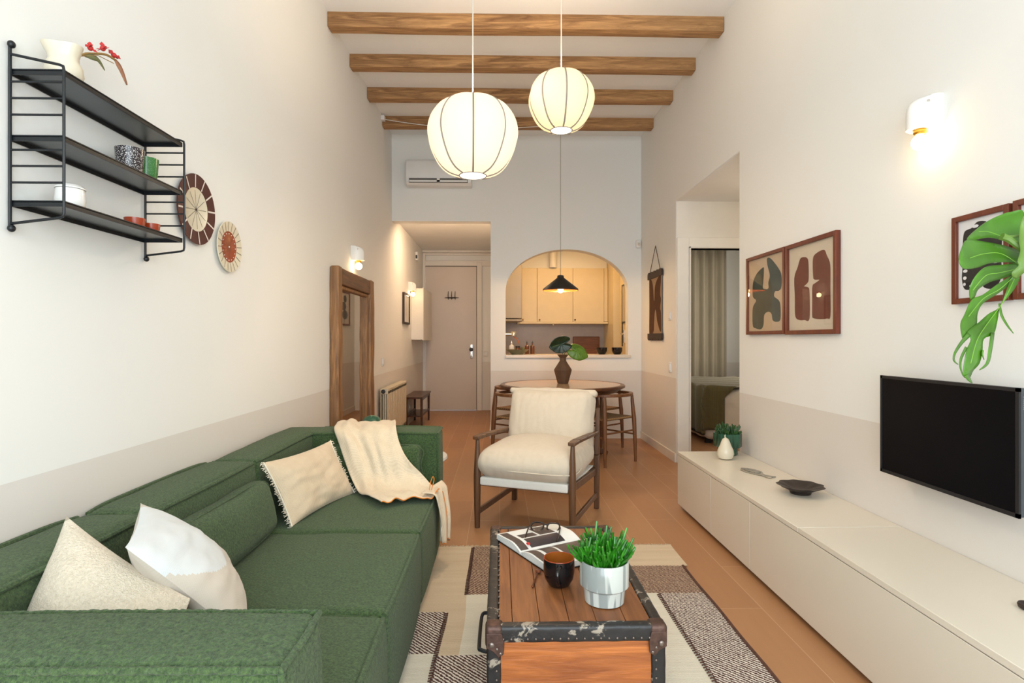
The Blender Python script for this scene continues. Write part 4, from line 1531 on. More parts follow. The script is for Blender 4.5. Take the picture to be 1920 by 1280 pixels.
b.tube(dense([(xe - 0.004, yn, ZT - 0.007), (xe + 0.001, (yn + yf) / 2, ZT - 0.004), (xe - 0.004, yf, ZT - 0.007)]), 0.0065, 8)
b.tube(dense([(xe - 0.002, yn + 0.002, ZT - 0.01), (xe + 0.004, yn, 0.35), (xe - 0.002, yn + 0.002, 0.05)]), 0.006, 8)
b.build('piping', M['green'], arm1)

# far armrest
b = MB()
b.rbox((-0.82, 3.365, 0.03 + (ZT - 0.03) / 2), (0.94, 0.25, ZT - 0.03), 0.03, (40, 12, 24), (0.008, 0.006, 0.01), nz=softn(0.003, 6, 4))
arm2 = b.build('armrest', M['green'], sofa, angle=180)
b = MB()
for y in (3.246, 3.484):
    piping(b, [(-1.07, y, ZT - 0.005), (-0.8, y, ZT), (-0.55, y, ZT), (-0.362, y, ZT - 0.007)])
piping(b, [(-0.357, 3.246, ZT - 0.008), (-0.352, 3.36, ZT - 0.002), (-0.357, 3.484, ZT - 0.008)])
piping(b, [(-0.354, 3.248, ZT - 0.012), (-0.349, 3.246, 0.35), (-0.354, 3.248, 0.06)])
b.build('piping', M['green'], arm2)

# backs
for i, (y0, y1) in enumerate(((1.132, 1.765), (1.768, 2.515), (2.518, 3.49))):
    b = MB()
    b.rbox((XL + 0.018 + 0.106, (y0 + y1) / 2, 0.03 + (ZT - 0.03) / 2), (0.212, y1 - y0, ZT - 0.03), 0.03, (12, 34, 26), (0.012, 0.004, 0.018), nz=softn(0.003, 6, 10 + i))
    bk = b.build('backrest', M['green'], sofa, angle=180)
    b = MB()
    xi = XL + 0.228
    zt2 = ZT - 0.008
    if i < 2:
        piping(b, [(xi - 0.012, y0 + 0.012, zt2), (xi, y0 + 0.1, zt2 + 0.005), (xi + 0.004, (y0 + y1) / 2, zt2 + 0.006), (xi, y1 - 0.1, zt2 + 0.005), (xi - 0.012, y1 - 0.012, zt2)])
        piping(b, [(XL + 0.018, y0 + 0.02, zt2), (XL + 0.014, y0 + 0.15, zt2 + 0.008), (XL + 0.014, y1 - 0.15, zt2 + 0.008), (XL + 0.018, y1 - 0.02, zt2)])
        piping(b, [(XL + 0.04, y1 - 0.007, zt2 + 0.002), ((XL + xi) / 2, y1 - 0.005, zt2 + 0.008), (xi - 0.014, y1 - 0.01, zt2)])
        piping(b, [(xi - 0.012, y1 - 0.012, zt2), (xi - 0.002, y1 - 0.01, 0.55), (xi - 0.004, y1 - 0.01, ZS)])
    else:
        piping(b, [(xi - 0.012, y0 + 0.012, zt2), (xi, y0 + 0.1, zt2 + 0.005), (xi, 3.1, zt2 + 0.006), (xi + 0.003, 3.24, zt2 + 0.005)])
    b.build('piping', M['green'], bk)

# seats
for i, (y0, y1) in enumerate(((1.132, 1.722), (1.726, 2.447), (2.451, 3.242))):
    b = MB()
    b.rbox(((-1.08 + XF) / 2, (y0 + y1) / 2, 0.03 + (ZS - 0.03) / 2), (XF + 1.08, y1 - y0, ZS - 0.03), 0.032, (34, 34, 16), (0.016, 0.002, 0.016), nz=softn(0.004, 5, 20 + i))
    st = b.build('seat_cushion', M['green'], sofa, angle=180)
    b = MB()
    xe = XF - 0.009
    ze = ZS - 0.009
    piping(b, [(xe - 0.003, y0 + 0.012, ze - 0.003), (xe + 0.003, y0 + 0.1, ze + 0.002), (xe + 0.006, (y0 + y1) / 2, ze + 0.003), (xe + 0.003, y1 - 0.1, ze + 0.002), (xe - 0.003, y1 - 0.012, ze - 0.003)])
    piping(b, [(-0.95, y1 - 0.008, ze + 0.005), (-0.6, y1 - 0.008, ze + 0.006), (xe - 0.02, y1 - 0.01, ze)], 0.005)
    piping(b, [(xe, y1 - 0.01, ze - 0.01), (xe + 0.008, y1 - 0.008, 0.2), (xe, y1 - 0.01, 0.05)], 0.005)
    b.build('piping', M['green'], st)


def frame_from(o, u, v_):
    """matrix whose x,y are along u,v (made orthogonal) and z is the normal"""
    u = Vector(u).normalized()
    v_ = Vector(v_)
    v_ = (v_ - u * v_.dot(u)).normalized()
    w = u.cross(v_)
    m_ = Matrix((u, v_, w)).transposed().to_4x4()
    return Matrix.Translation(Vector(o)) @ m_


def back_cushion(bl, br, tl, thick, seed):
    bl, br, tl = Vector(bl), Vector(br), Vector(tl)
    w = (br - bl).length
    F_ = frame_from(bl, br - bl, tl - bl)
    h = (tl - bl).length
    b = MB()
    b.T = F_
    b.rbox((w / 2, h / 2, 0), (w, h, thick), min(thick * 0.42, 0.05), (26, 18, 6), (0.0, 0.006, 0.03), nz=softn(0.006, 5, seed))
    o = b.build('back_cushion', M['green'], sofa, angle=180)
    b = MB()
    b.T = F_
    q = 0.012
    piping(b, [(q, q, thick * 0.5 - 0.02), (w / 2, 0.002, thick * 0.5 - 0.016), (w - q, q, thick * 0.5 - 0.02), (w - 0.002, h / 2, thick * 0.5 - 0.016), (w - q, h - q, thick * 0.5 - 0.02), (w / 2, h - 0.0, thick * 0.5 - 0.016), (q, h - q, thick * 0.5 - 0.02), (0.002, h / 2, thick * 0.5 - 0.016)], 0.004, True)
    b.build('seam', M['green'], o)
    return o
back_cushion((-0.985, 1.76, 0.385), (-0.985, 2.44, 0.385), (-1.035, 1.76, 0.60), 0.10, 3)
back_cushion((-1.03, 3.195, 0.385), (-0.44, 3.195, 0.385), (-1.03, 3.21, 0.605), 0.08, 8)


def pillow(name, label, O, U, V_, thick, mats, w=None, h=None, seed=1, pinch=0.10, wr=0.006, nn=30, side_fn=None, p_exp=0.55, shear=False):
    """O centre, U,V_ full edge vectors"""
    U, V_ = Vector(U), Vector(V_)
    F_ = frame_from(O, U, V_)
    if shear:
        u_, v__ = U.normalized(), V_.normalized()
        F_ = Matrix.Translation(Vector(O)) @ Matrix((u_, v__, u_.cross(v__).normalized())).transposed().to_4x4()
    w = w or U.length
    h = h or V_.length
    t = thing(name, label, 'cushion', tuple(O))
    b = MB()
    b.T = F_
    for sgn in (1, -1):
        def fn(a, c_, sgn=sgn):
            u, v2 = 2 * a - 1, 2 * c_ - 1
            x = w / 2 * u * (1 - pinch * (1 - v2 * v2) * abs(u))
            y = h / 2 * v2 * (1 - pinch * (1 - u * u) * abs(v2))
            z = sgn * thick / 2 * (max(0, 1 - u ** 2) * max(0, 1 - v2 ** 2)) ** p_exp
            k = (max(0, 1 - u ** 2) * max(0, 1 - v2 ** 2)) ** 0.3
            z += wr * k * fbm((x, y, 0), 9, seed + sgn) + wr * 0.7 * fbm((x * 1.0, y * 2.2, 1), 14, seed + 3 * sgn) * k
            return (x, y, z)
        base_i = len(b.f)
        b.grid(fn, nn, nn)
        if side_fn and sgn == 1:
            for j in range(nn):
                for i in range(nn):
                    b.mi[base_i + j * nn + i] = side_fn((i + 0.5) / nn, (j + 0.5) / nn)
    body = b.build('cover', mats, t, angle=180)
    return t, F_, w, h


# beige fluffy pillow next to the near arm
A_ = Vector((-1.075, 1.43, 0.745))
pillow('cushion', 'plain beige fluffy square cushion leaning in the near sofa corner', (-0.895, 1.265, 0.52), (0.33, -0.08, -0.16), (-0.02, 0.24, 0.29), 0.17, M['cream_boucle'], 0.40, 0.40, 4, 0.05, 0.008, shear=True, p_exp=0.6)
# white two tone pillow
pillow('cushion', 'white and pale beige two-tone cushion beside the beige fluffy one', (-0.833, 1.545, 0.58), (-0.19, 0.36, 0), (-0.255, -0.05, 0.28), 0.15, [M['pillow_cream'], M['pillow_white']], 0.40, 0.39, 9, 0.06, 0.009, nn=70,
       side_fn=lambda a, c_: 1 if (c_ > 0.35 and (a - 0.45) ** 2 + (c_ - 0.85) ** 2 < 0.22) else 0)
# lumbar with fringes
t, F_, w, h = pillow('cushion', 'beige linen lumbar cushion with frayed side edges on the far seat', (-0.915, 2.79, 0.515), (0.14, 0.56, 0.0), (-0.13, 0.04, 0.26), 0.12, M['lumbar'], 0.56, 0.31, 6, 0.09, 0.016)
random.seed(9)
for sx in (-1, 1):
    b = MB(); b.T = F_
    for k in range(70):
        v2 = -1 + 2 * k / 69
        x = sx * (w / 2 * (1 - 0.05 * (1 - v2 * v2)))
        y = h / 2 * v2
        q = [(x, y, 0), (x + sx * 0.010, y + random.uniform(-.004, .004), random.uniform(-.006, .006)), (x + sx * random.uniform(0.012, 0.02), y + random.uniform(-.006, .006), random.uniform(-.01, .01))]
        b.tube(q, 0.0014, 4)
    b.tube([(sx * (w / 2 * (1 - 0.05 * (1 - (-1 + 2 * k / 20) ** 2)) - 0.002), h / 2 * (-1 + 2 * k / 20), 0.002) for k in range(21)], 0.003, 6)
    b.build('fringe', M['fringe'], t)

# throw blanket over the far armrest
rows = [
    # (left point, right point)
    ((-1.00, 3.60, 0.50), (-0.68, 3.60, 0.50)),
    ((-1.00, 3.515, 0.66), (-0.66, 3.515, 0.66)),
    ((-1.00, 3.49, 0.688), (-0.655, 3.49, 0.690)),
    ((-0.97, 3.36, 0.692), (-0.62, 3.36, 0.694)),
    ((-0.935, 3.235, 0.685), (-0.585, 3.235, 0.685)),
    ((-0.88, 3.155, 0.625), (-0.545, 3.165, 0.615)),
    ((-0.83, 3.095, 0.53), (-0.49, 3.10, 0.54)),
    ((-0.78, 3.03, 0.435), (-0.43, 3.08, 0.47)),
    ((-0.73, 2.93, 0.405), (-0.37, 3.03, 0.41)),
    ((-0.66, 2.82, 0.402), (-0.33, 2.96, 0.402)),
    ((-0.58, 2.73, 0.400), (-0.310, 2.90, 0.402)),
]
t = thing('throw_blanket', 'cream muslin throw with orange stitched edge draped over the far sofa arm', 'blanket', (-0.7, 3.1, 0.4))
L_ = smooth_curve([r[0] for r in rows], 6, False)
R2 = smooth_curve([r[1] for r in rows], 6, False)
NR = len(L_)
NU = 44
def fold(u, f):
    return 0.026 * fbm((u * 3.2 + f * 0.8, f * 1.6, 0.0), 1.6, 4.0) * (0.35 + 0.8 * f) + 0.006 * math.sin(u * 24 + 9 * fbm((u, f * 2, 0), 1.5, 9)) + 0.004 * fbm((u * 9, f * 6, 1), 1.5, 2)
vs = []
for j in range(NR):
    f = j / (NR - 1)
    for i in range(NU + 1):
        u = i / NU
        p = L_[j].lerp(R2[j], u)
        d = (L_[min(j + 1, NR - 1)] - L_[max(j - 1, 0)]).normalized()
        a = (R2[j] - L_[j]).normalized()
        nn_ = a.cross(d)
        if nn_.z < 0 and abs(nn_.z) > 0.3 or (abs(nn_.z) <= 0.3 and nn_.y > 0):
            nn_ = -nn_
        if j < 12:
            nn_ = Vector((0, 0.6, 0.8))
        bulge = 0.012
        p = p + nn_ * (bulge + fold(u, f)) + d * (0.012 * math.sin(u * 9 + 1) if f > 0.9 else 0)
        p = p + a * 0.012 * math.sin(f * 9)
        vs.append(p)
b = MB()
b.add(vs, [(j * (NU + 1) + i, j * (NU + 1) + i + 1, (j + 1) * (NU + 1) + i + 1, (j + 1) * (NU + 1) + i) for j in range(NR - 1) for i in range(NU)])
last = [vs[(NR - 1) * (NU + 1) + i] for i in range(NU + 1)]
# part hanging over the seat front
rows2 = [((-0.40, 2.885, 0.418), (-0.318, 3.10, 0.43)), ((-0.335, 2.87, 0.415), (-0.295, 3.10, 0.40)), ((-0.318, 2.87, 0.37), (-0.285, 3.07, 0.36)),
         ((-0.305, 2.88, 0.27), (-0.268, 3.02, 0.27)), ((-0.30, 2.88, 0.16), (-0.27, 2.99, 0.15))]
La = smooth_curve([r[0] for r in rows2], 5, False)
Ra = smooth_curve([r[1] for r in rows2], 5, False)
vs2 = []
for j in range(len(La)):
    f = j / (len(La) - 1)
    for i in range(25):
        u = i / 24
        p = La[j].lerp(Ra[j], u) + Vector((0.012 * math.sin(u * 14 + f * 2) * f, 0, 0.010 * math.sin(u * 11) * f * f))
        vs2.append(p)
b.add(vs2, [(j * 25 + i, j * 25 + i + 1, (j + 1) * 25 + i + 1, (j + 1) * 25 + i) for j in range(len(La) - 1) for i in range(24)])
b.build('cloth', M['throw'], t, angle=180, solid=0.004)
b = MB()
b.tube(last, 0.0028, 6)
b.tube([vs2[(len(La) - 1) * 25 + i] for i in range(25)], 0.0026, 6)
b.tube([vs2[j * 25 + 24] for j in range(4, len(La))], 0.0026, 6)
b.tube([vs2[j * 25 + 12] + Vector((0.006, 0, 0)) for j in range(6, len(La))], 0.0022, 6)
b.tube(smooth_curve([(-0.36, 2.90, 0.43), (-0.355, 2.93, 0.47), (-0.345, 2.935, 0.49), (-0.34, 2.93, 0.47), (-0.35, 2.90, 0.43)], 5, False), 0.0022, 6)
b.build('stitched_edge', M['throw_edge'], t)
b = MB(); b.box(-0.296, -0.294, 2.865, 2.90, 0.20, 0.245, Matrix.Rotation(0.5, 3, 'X'), (-0.295, 2.88, 0.22)); b.build('care_label', M['label_paper'], t, smooth=False)

# side table with green vase behind the far armrest
t = thing('side_table', 'round white side table mostly hidden behind the far sofa arm', 'table', (-0.66, 3.87, 0))
b = MB(); b.lathe([(0.288, 0.385), (0.292, 0.392), (0.288, 0.405)], (-0.648, 3.87, 0), 48); b.build('table_top', M['porcelain'], t)
b = MB(); b.lathe([(0.16, 0), (0.16, 0.015), (0.03, 0.03), (0.025, 0.2), (0.03, 0.37), (0.1, 0.386)], (-0.648, 3.87, 0), 32); b.build('pedestal', M['porcelain'], t)
t = thing('green_vase', 'dark green rounded vase showing above the far sofa arm before the mirror', 'vase', (-0.905, 3.87, 0.406))
b = MB(); b.lathe([(0.04, 0), (0.07, 0.02), (0.092, 0.09), (0.09, 0.16), (0.075, 0.225), (0.05, 0.262), (0.02, 0.276), (0.001, 0.278)], (-0.87, 3.87, 0.406), 36); b.build('body', M['green_ceramic'], t)

# ================================================================== RUG
def rugmat(name, a, b_, mode, s_=1.0):
    m = NM(name, a, 0.95)
    v = m.coord(world=True, rot=(0, 0, 0))
    if mode == 'twill':
        w = m.n('ShaderNodeTexWave', bands_direction='DIAGONAL')
        w.inputs['Scale'].default_value = 34 * s_
        w.inputs['Distortion'].default_value = 3.0
        w.inputs['Detail'].default_value = 3
        w.inputs['Detail Scale'].default_value = 2.5
        m.l(v, w.inputs['Vector'])
        ck = m.n('ShaderNodeTexWave', bands_direction='Y')
        ck.inputs['Scale'].default_value = 46
        ck.inputs['Distortion'].default_value = 2.0
        m.l(v, ck.inputs['Vector'])
        f = m.math('MULTIPLY', w.outputs['Fac'], m.math('ADD', m.math('MULTIPLY', ck.outputs['Fac'], 0.6), 0.5))
        f = m.ramp(f, [(0.25, (0, 0, 0, 1)), (0.6, (1, 1, 1, 1))])
        f = m.math('MULTIPLY', f, 1.0)
    else:
        w = m.n('ShaderNodeTexWave', bands_direction='Y')
        w.inputs['Scale'].default_value = 60
        w.inputs['Distortion'].default_value = 4.0
        w.inputs['Detail'].default_value = 3
        w.inputs['Detail Scale'].default_value = 3
        m.l(v, w.inputs['Vector'])
        st = m.coord((0.6, 9, 1), world=True)
        f = m.math('ADD', m.math('MULTIPLY', w.outputs['Fac'], 0.4), m.math('MULTIPLY', m.noise(st, 2.5, 4), 0.6))
    m.color(m.mix(f, a, b_))
    m.bump(f, 0.7, 0.004)
    return m.m
RT = rugmat('rug_tan', rgb(186, 160, 130), rgb(226, 208, 180), 'plain')
RL = rugmat('rug_light', rgb(198, 190, 170), rgb(236, 230, 214), 'plain')
RB = rugmat('rug_brown', rgb(88, 50, 38), rgb(190, 166, 142), 'twill')
RD = rugmat('rug_dark', rgb(74, 44, 38), rgb(232, 222, 208), 'twill')
RS = plain('rug_stitch_brown', rgb(84, 54, 42), 0.95, vary=0.3, scale=60)
rx0, rx1 = -0.62, 0.97
patches = [
    (rx0, -0.154, 2.476, 3.262, 0), (-0.238, -0.154, 2.134, 2.476, 0), (rx0, -0.238, 2.148, 2.476, 3), (rx0, -0.24, 0.6, 2.148, 1),
    (-0.154, 0.22, 2.64, 3.262, 2), (-0.154, 0.22, 2.134, 2.64, 1), (-0.24, 0.22, 0.6, 2.134, 3),
    (0.22, 0.99, 2.96, 3.262, 0), (0.22, 0.97, 2.65, 2.96, 2), (0.742, 0.96, 0.6, 2.65, 3), (0.22, 0.742, 0.6, 2.65, 1)]
b = MB()
random.seed(21)
def wob(x, y):
    dx = 0.006 * fbm((x * 0, y, 0), 3, 5) if abs(x) < 5 else 0
    return x + 0.010 * fbm((0, y, x), 2.5, 5), y + 0.010 * fbm((x, 0, y), 2.5, 8)
for (xa, xb, ya, yb, mi_) in patches:
    b.mat(mi_)
    nu, nv = max(2, int((xb - xa) / 0.04)), max(2, int((yb - ya) / 0.04))
    def fn(u, v2):
        x, y = wob(xa + (xb - xa) * u, ya + (yb - ya) * v2)
        return (x, y, 0.0085 + 0.0015 * fbm((x, y, 0), 9, 1))
    b.grid(fn, nu, nv)
# side wall of the rug
b.mat(3)
def fe(u, v2):
    x, y = wob(0.962, 0.6 + 2.36 * u)
    return (x + 0.002, y, 0.0085 * v2 + 0.0005)
b.grid(fe, 60, 1)
rug = b.build('patchwork_rug', [RT, RL, RB, RD], None, angle=180)
tag(rug, 'brown, tan and cream patchwork rug under the trunk and sofa front', 'rug')
def stitch(x, y0, y1):
    b = MB()
    for k in range(int(abs(y1 - y0) / 0.016)):
        p = wob(x, min(y0, y1) + k * 0.016)
        b.tube([(p[0] - 0.009, p[1] - 0.002, 0.011), (p[0] + 0.009, p[1] + 0.004, 0.012)], 0.0026, 5)
    b.build('seam_stitching', RS, rug)['kind'] = 'stuff'
stitch(-0.154, 2.64, 3.26)
stitch(-0.238, 1.7, 2.476)
stitch(0.742, 1.2, 2.65)
b = MB()
b.tube([Vector((*wob(0.965, 1.2 + i * 0.04), 0.009)) for i in range(45)], 0.007, 6)
b.build('bound_edge', RS, rug)
b = MB()
for k in range(240):
    x = -0.34 + 1.33 * k / 239
    p = wob(x, 3.262)
    a = random.uniform(-0.01, 0.01)
    b.tube([(p[0], p[1] - 0.004, 0.009), (p[0] + a, p[1] + 0.015, 0.007), (p[0] + a * 1.5, p[1] + random.uniform(0.02, 0.036), 0.003)], 0.0022, 4)
o = b.build('fringe', RT, rug)
o['kind'] = 'stuff'

# ================================================================== TRUNK
TX0, TX1, TY0, TY1, TZ = -0.035, 0.478, 1.628, 2.505, 0.372
GZ = 0.0125
tr = thing('trunk', 'old wooden travel trunk with black edging used as coffee table on the rug', 'trunk', ((TX0 + TX1) / 2, (TY0 + TY1) / 2, GZ))
ew = 0.032
xs = [TX0 + ew, 0.037, 0.118, 0.205, 0.285, 0.372, TX1 - ew]
for i in range(6):
    b = MB(); b.box(xs[i] + 0.0008, xs[i + 1] - 0.0008, TY0 + ew * 0.9, TY1 - ew * 0.9, TZ - 0.02, TZ - 0.002 + 0.001 * (i % 2))
    b.build('top_plank', M['trunk_top'], tr, bevel=0.0015)
b = MB(); b.box(TX0 + 0.006, TX1 - 0.006, TY0 + 0.004, TY0 + 0.016, GZ, 0.135); b.box(TX0 + 0.006, TX1 - 0.006, TY0 + 0.004, TY0 + 0.016, 0.137, 0.345)
b.build('front_panel', M['trunk_front'], tr, bevel=0.001)
b = MB(); b.box(TX0 + 0.004, TX0 + 0.016, TY0 + 0.01, TY1 - 0.01, GZ, 0.36); b.box(TX1 - 0.016, TX1 - 0.004, TY0 + 0.01, TY1 - 0.01, GZ, 0.36)
b.build('side_panel', M['trunk_top'], tr, smooth=False)
b = MB(); b.box(TX0 + 0.006, TX1 - 0.006, TY1 - 0.016, TY1 - 0.004, GZ, 0.36); b.build('back_panel', M['trunk_top'], tr, smooth=False)
def edge_nz(seed):
    return lambda g, q: Vector((fbm(g, 30, seed), fbm(g, 30, seed + 5), fbm(g, 30, seed + 8))) * 0.0012
b = MB()
cx_, cy_ = (TX0 + TX1) / 2, (TY0 + TY1) / 2
for (c_, s_) in (((cx_, TY0 + ew / 2 - 0.002, TZ - 0.022), (TX1 - TX0, ew + 0.004, 0.05)), ((cx_, TY1 - ew / 2, TZ - 0.022), (TX1 - TX0, ew, 0.05)),
                 ((TX0 + ew / 2 - 0.002, cy_, TZ - 0.022), (ew + 0.004, TY1 - TY0, 0.05)), ((TX1 - ew / 2 + 0.002, cy_, TZ - 0.022), (ew + 0.004, TY1 - TY0, 0.05))):
    n_ = (60 if s_[0] > 0.2 else 4, 100 if s_[1] > 0.2 else 4, 4)
    b2 = MB(); b2.rbox(c_, s_, 0.011, n_, nz=edge_nz(c_[0] * 3 + c_[1]))
    b2.build('edge_band', M['edging'], tr, angle=180)
for x in (TX0 + 0.018, TX1 - 0.018):
    for y in (TY0 + 0.018, TY1 - 0.018):
        b2 = MB(); b2.rbox((x, y, 0.165), (0.042, 0.042, 0.31), 0.008, (4, 4, 30), nz=edge_nz(x + y)); b2.build('corner_post', M['edging'], tr, angle=180)
b2 = MB(); b2.rbox((cx_, TY0 + 0.006, 0.035), (TX1 - TX0 - 0.06, 0.018, 0.045), 0.006, (30, 3, 3)); b2.build('bottom_band', M['edging'], tr, angle=180)
for x in (TX0, TX1):
    for y in (TY0, TY1):
        sx = 1 if x == TX0 else -1
        sy = 1 if y == TY0 else -1
        b2 = MB()
        b2.rbox((x + sx * 0.019, y + sy * 0.018, TZ - 0.028), (0.052, 0.052, 0.066), 0.013, (4, 4, 4), nz=edge_nz(x * 7 + y))
        # tongue down to the bolt on the face
        out = [(0, 0.03), (0.045, 0.03), (0.052, 0.0), (0.05, -0.03), (0.035, -0.04), (0.02, -0.022), (0, -0.012)]
        pts = [(x - sx * 0.004 + sx * a, y - sy * 0.009, TZ - 0.045 + c_) for a, c_ in out]
        b2.poly(pts, (0, sy * 0.006, 0))
        cb = b2.build('corner_bracket', M['rust'], tr, bevel=0.002)
        for (a, c_, r_) in ((0.012, -0.002, 0.0085), (0.027, -0.014, 0.004), (0.037, -0.027, 0.0045)):
            b2 = MB(); b2.sphere((x + sx * a, y - sy * 0.010, TZ - 0.045 + c_), r_, 12, 8, (1, 0.5, 1)); b2.build('rivet', M['stud'], cb)
stud = None
spots = [(TX0 + 0.045 + 0.0235 * k, TY0 - 0.0045, TZ - 0.033) for k in range(19)]
spots += [(x, TY0 - 0.004, 0.30 - 0.026 * k) for x in (TX0 + 0.026, TX1 - 0.026) for k in range(10)]
spots += [(TX0 + ew + 0.001, 1.69 + 0.042 * k, TZ + 0.001) for k in range(19)]
for p in spots:
    if stud is None:
        b2 = MB(); b2.sphere((0, 0, 0), 0.0035, 8, 6); stud = b2.build('nail', M['stud'], tr, local=True); o = stud
    else:
        o = stud.copy(); C.objects.link(o); o.parent = tr
    o.location = Vector(p) - tr.location
# side handle
b2 = MB()
b2.tube(smooth_curve([(TX0 - 0.004, 1.70, 0.262), (TX0 - 0.022, 1.71, 0.262), (TX0 - 0.028, 1.735, 0.26), (TX0 - 0.028, 1.90, 0.25), (TX0 - 0.022, 1.935, 0.262), (TX0 - 0.004, 1.94, 0.262)], 4, False), 0.006, 8)
b2.build('carry_handle', M['black_metal'], tr)

# things on the trunk
TOP = TZ - 0.0005
def open_book():
    t = thing('open_book', 'open picture book with dark photographs lying on the trunk', 'book', (0.205, 2.235, TOP), math.radians(28))
    Lh, W2 = 0.142, 0.195
    def prof(s_):   # height over distance from the spine
        a = abs(s_) / W2
        return 0.010 + 0.024 * (math.sin(min(1, a * 2.2) * PI / 2)) * (1 - 0.45 * a) if a > 0 else 0.010
    b = MB(); b.box(-Lh - 0.004, Lh + 0.004, -W2 - 0.005, W2 + 0.005, 0.0, 0.003); b.build('cover', M['black_glaze'], t, local=True, smooth=False)
    for sgn in (1, -1):
        b = MB()
        n_ = 18
        vs = []
        for i in range(n_ + 1):
            s_ = 0.002 + (W2 - 0.002) * i / n_
            for x in (-Lh, Lh):
                vs.append((x, sgn * s_, prof(s_)))
                vs.append((x, sgn * (s_ - 0.0), 0.003))
        fs = []
        for i in range(n_):
            a = i * 4
            fs += [(a, a + 2, a + 6, a + 4), (a + 1, a + 5, a + 7, a + 3), (a, a + 4, a + 5, a + 1), (a + 2, a + 3, a + 7, a + 6)]
        fs += [(0, 1, 3, 2), (n_ * 4, n_ * 4 + 2, n_ * 4 + 3, n_ * 4 + 1)]
        b.add(vs, fs)
        blk = b.build('page_block', M['page'], t, local=True, angle=50)
        def patch(x0, x1, s0, s1, mat):
            b3 = MB()
            b3.grid(lambda u, v2: (x0 + (x1 - x0) * u, sgn * (s0 + (s1 - s0) * v2), prof(s0 + (s1 - s0) * v2) + 0.0007), 2, 10)
            b3.build('photograph', mat, blk, local=True)
        if sgn > 0:
            patch(-0.135, -0.10, 0.008, 0.185, M['page_brown'])
            patch(-0.085, 0.075, 0.012, 0.075, M['page_photo'])
            patch(-0.085, -0.01, 0.085, 0.13, M['page_photo'])
            patch(0.0, 0.075, 0.085, 0.185, M['page_brown'])
        else:
            patch(-0.135, -0.10, 0.008, 0.185, M['page_brown'])
            patch(-0.085, -0.03, 0.02, 0.12, M['page_photo'])
            patch(-0.02, 0.13, 0.012, 0.175, M['page_brown'])
        b3 = MB()
        for k in range(5):
            b3.tube([(-Lh - 0.0005, sgn * (0.01 + 0.18 * q / 10), 0.004 + (prof(0.01 + 0.18 * q / 10) - 0.004) * (k + 0.5) / 5) for q in range(11)], 0.0005, 4)
        b3.build('page_edges', M['grey_glaze'], blk, local=True)
    b = MB(); b.box(-0.098, -0.088, 0.018, 0.030, 0.026, 0.032); b.build('red_mark', M['red_tab'], t, local=True, smooth=False)
open_book()

t = thing('reading_glasses', 'tortoiseshell reading glasses lying on the open book', 'glasses', (0.19, 2.375, 0.398), math.radians(-12))
def rim(cx0):
    return smooth_curve([(cx0 - 0.026, 0, 0.012), (cx0 - 0.02, 0, 0.030), (cx0, 0, 0.034), (cx0 + 0.022, 0, 0.031), (cx0 + 0.026, 0, 0.014), (cx0 + 0.016, 0, -0.002), (cx0, 0, -0.005), (cx0 - 0.018, 0, -0.001)], 5)
GR = Matrix.Rotation(math.radians(-48), 4, 'X')
for cx0 in (-0.034, 0.034):
    b = MB(); b.T = GR; b.tube(rim(cx0), 0.0036, 7, True); r_ = b.build('rim', M['tortoise'], t, local=True)
    b = MB(); b.T = GR; b.poly(rim(cx0)); b.build('lens', M['lens'], r_, local=True, smooth=False)
b = MB(); b.T = GR; b.tube(smooth_curve([(-0.009, 0, 0.022), (0, 0, 0.027), (0.009, 0, 0.022)], 4, False), 0.0034, 6); b.build('bridge', M['tortoise'], t, local=True)
for sx in (-1, 1):
    b = MB(); b.tube([GR @ Vector((sx * 0.060, 0, 0.024)), Vector((sx * 0.066, -0.012, 0.016)), Vector((sx * 0.066, -0.09, 0.006)), Vector((sx * 0.062, -0.12, -0.001))], 0.0028, 6); b.build('temple', M['tortoise'], t, local=True)

t = thing('mug', 'black glazed mug with amber inside standing on the trunk before the book', 'mug', (0.200, 1.905, TOP))
c_ = (0.200, 1.905, TOP)
b = MB(); b.lathe([(0.030, 0), (0.036, 0.004), (0.048, 0.025), (0.0525, 0.05), (0.052, 0.088), (0.0515, 0.092), (0.049, 0.092)], c_, 48, cap=True); b.f.pop(); b.mi.pop(); b.build('body', M['black_glaze'], t)
b = MB(); b.lathe([(0.0492, 0.0915), (0.0490, 0.08), (0.049, 0.05), (0.044, 0.025), (0.03, 0.008), (0.001, 0.007)], c_, 48, cap=False); o = b.build('lining', M['amber'], t); o['label'] = 'amber glazed inside'
b = MB(); b.tube([(c_[0] + 0.0505 * math.cos(2 * PI * k / 48), c_[1] + 0.0505 * math.sin(2 * PI * k / 48), c_[2] + 0.092) for k in range(48)], 0.0016, 6, True); b.build('rim', M['orange_glaze'], t)
b = MB(); b.tube(smooth_curve([(c_[0] + 0.0 , c_[1] - 0.050, c_[2] + 0.080), (c_[0] - 0.012, c_[1] - 0.072, c_[2] + 0.078), (c_[0] - 0.014, c_[1] - 0.080, c_[2] + 0.055), (c_[0] - 0.010, c_[1] - 0.066, c_[2] + 0.030), (c_[0] - 0.002, c_[1] - 0.046, c_[2] + 0.026)], 5, False), [0.006] * 21, 8); b.build('handle', M['black_glaze'], t)

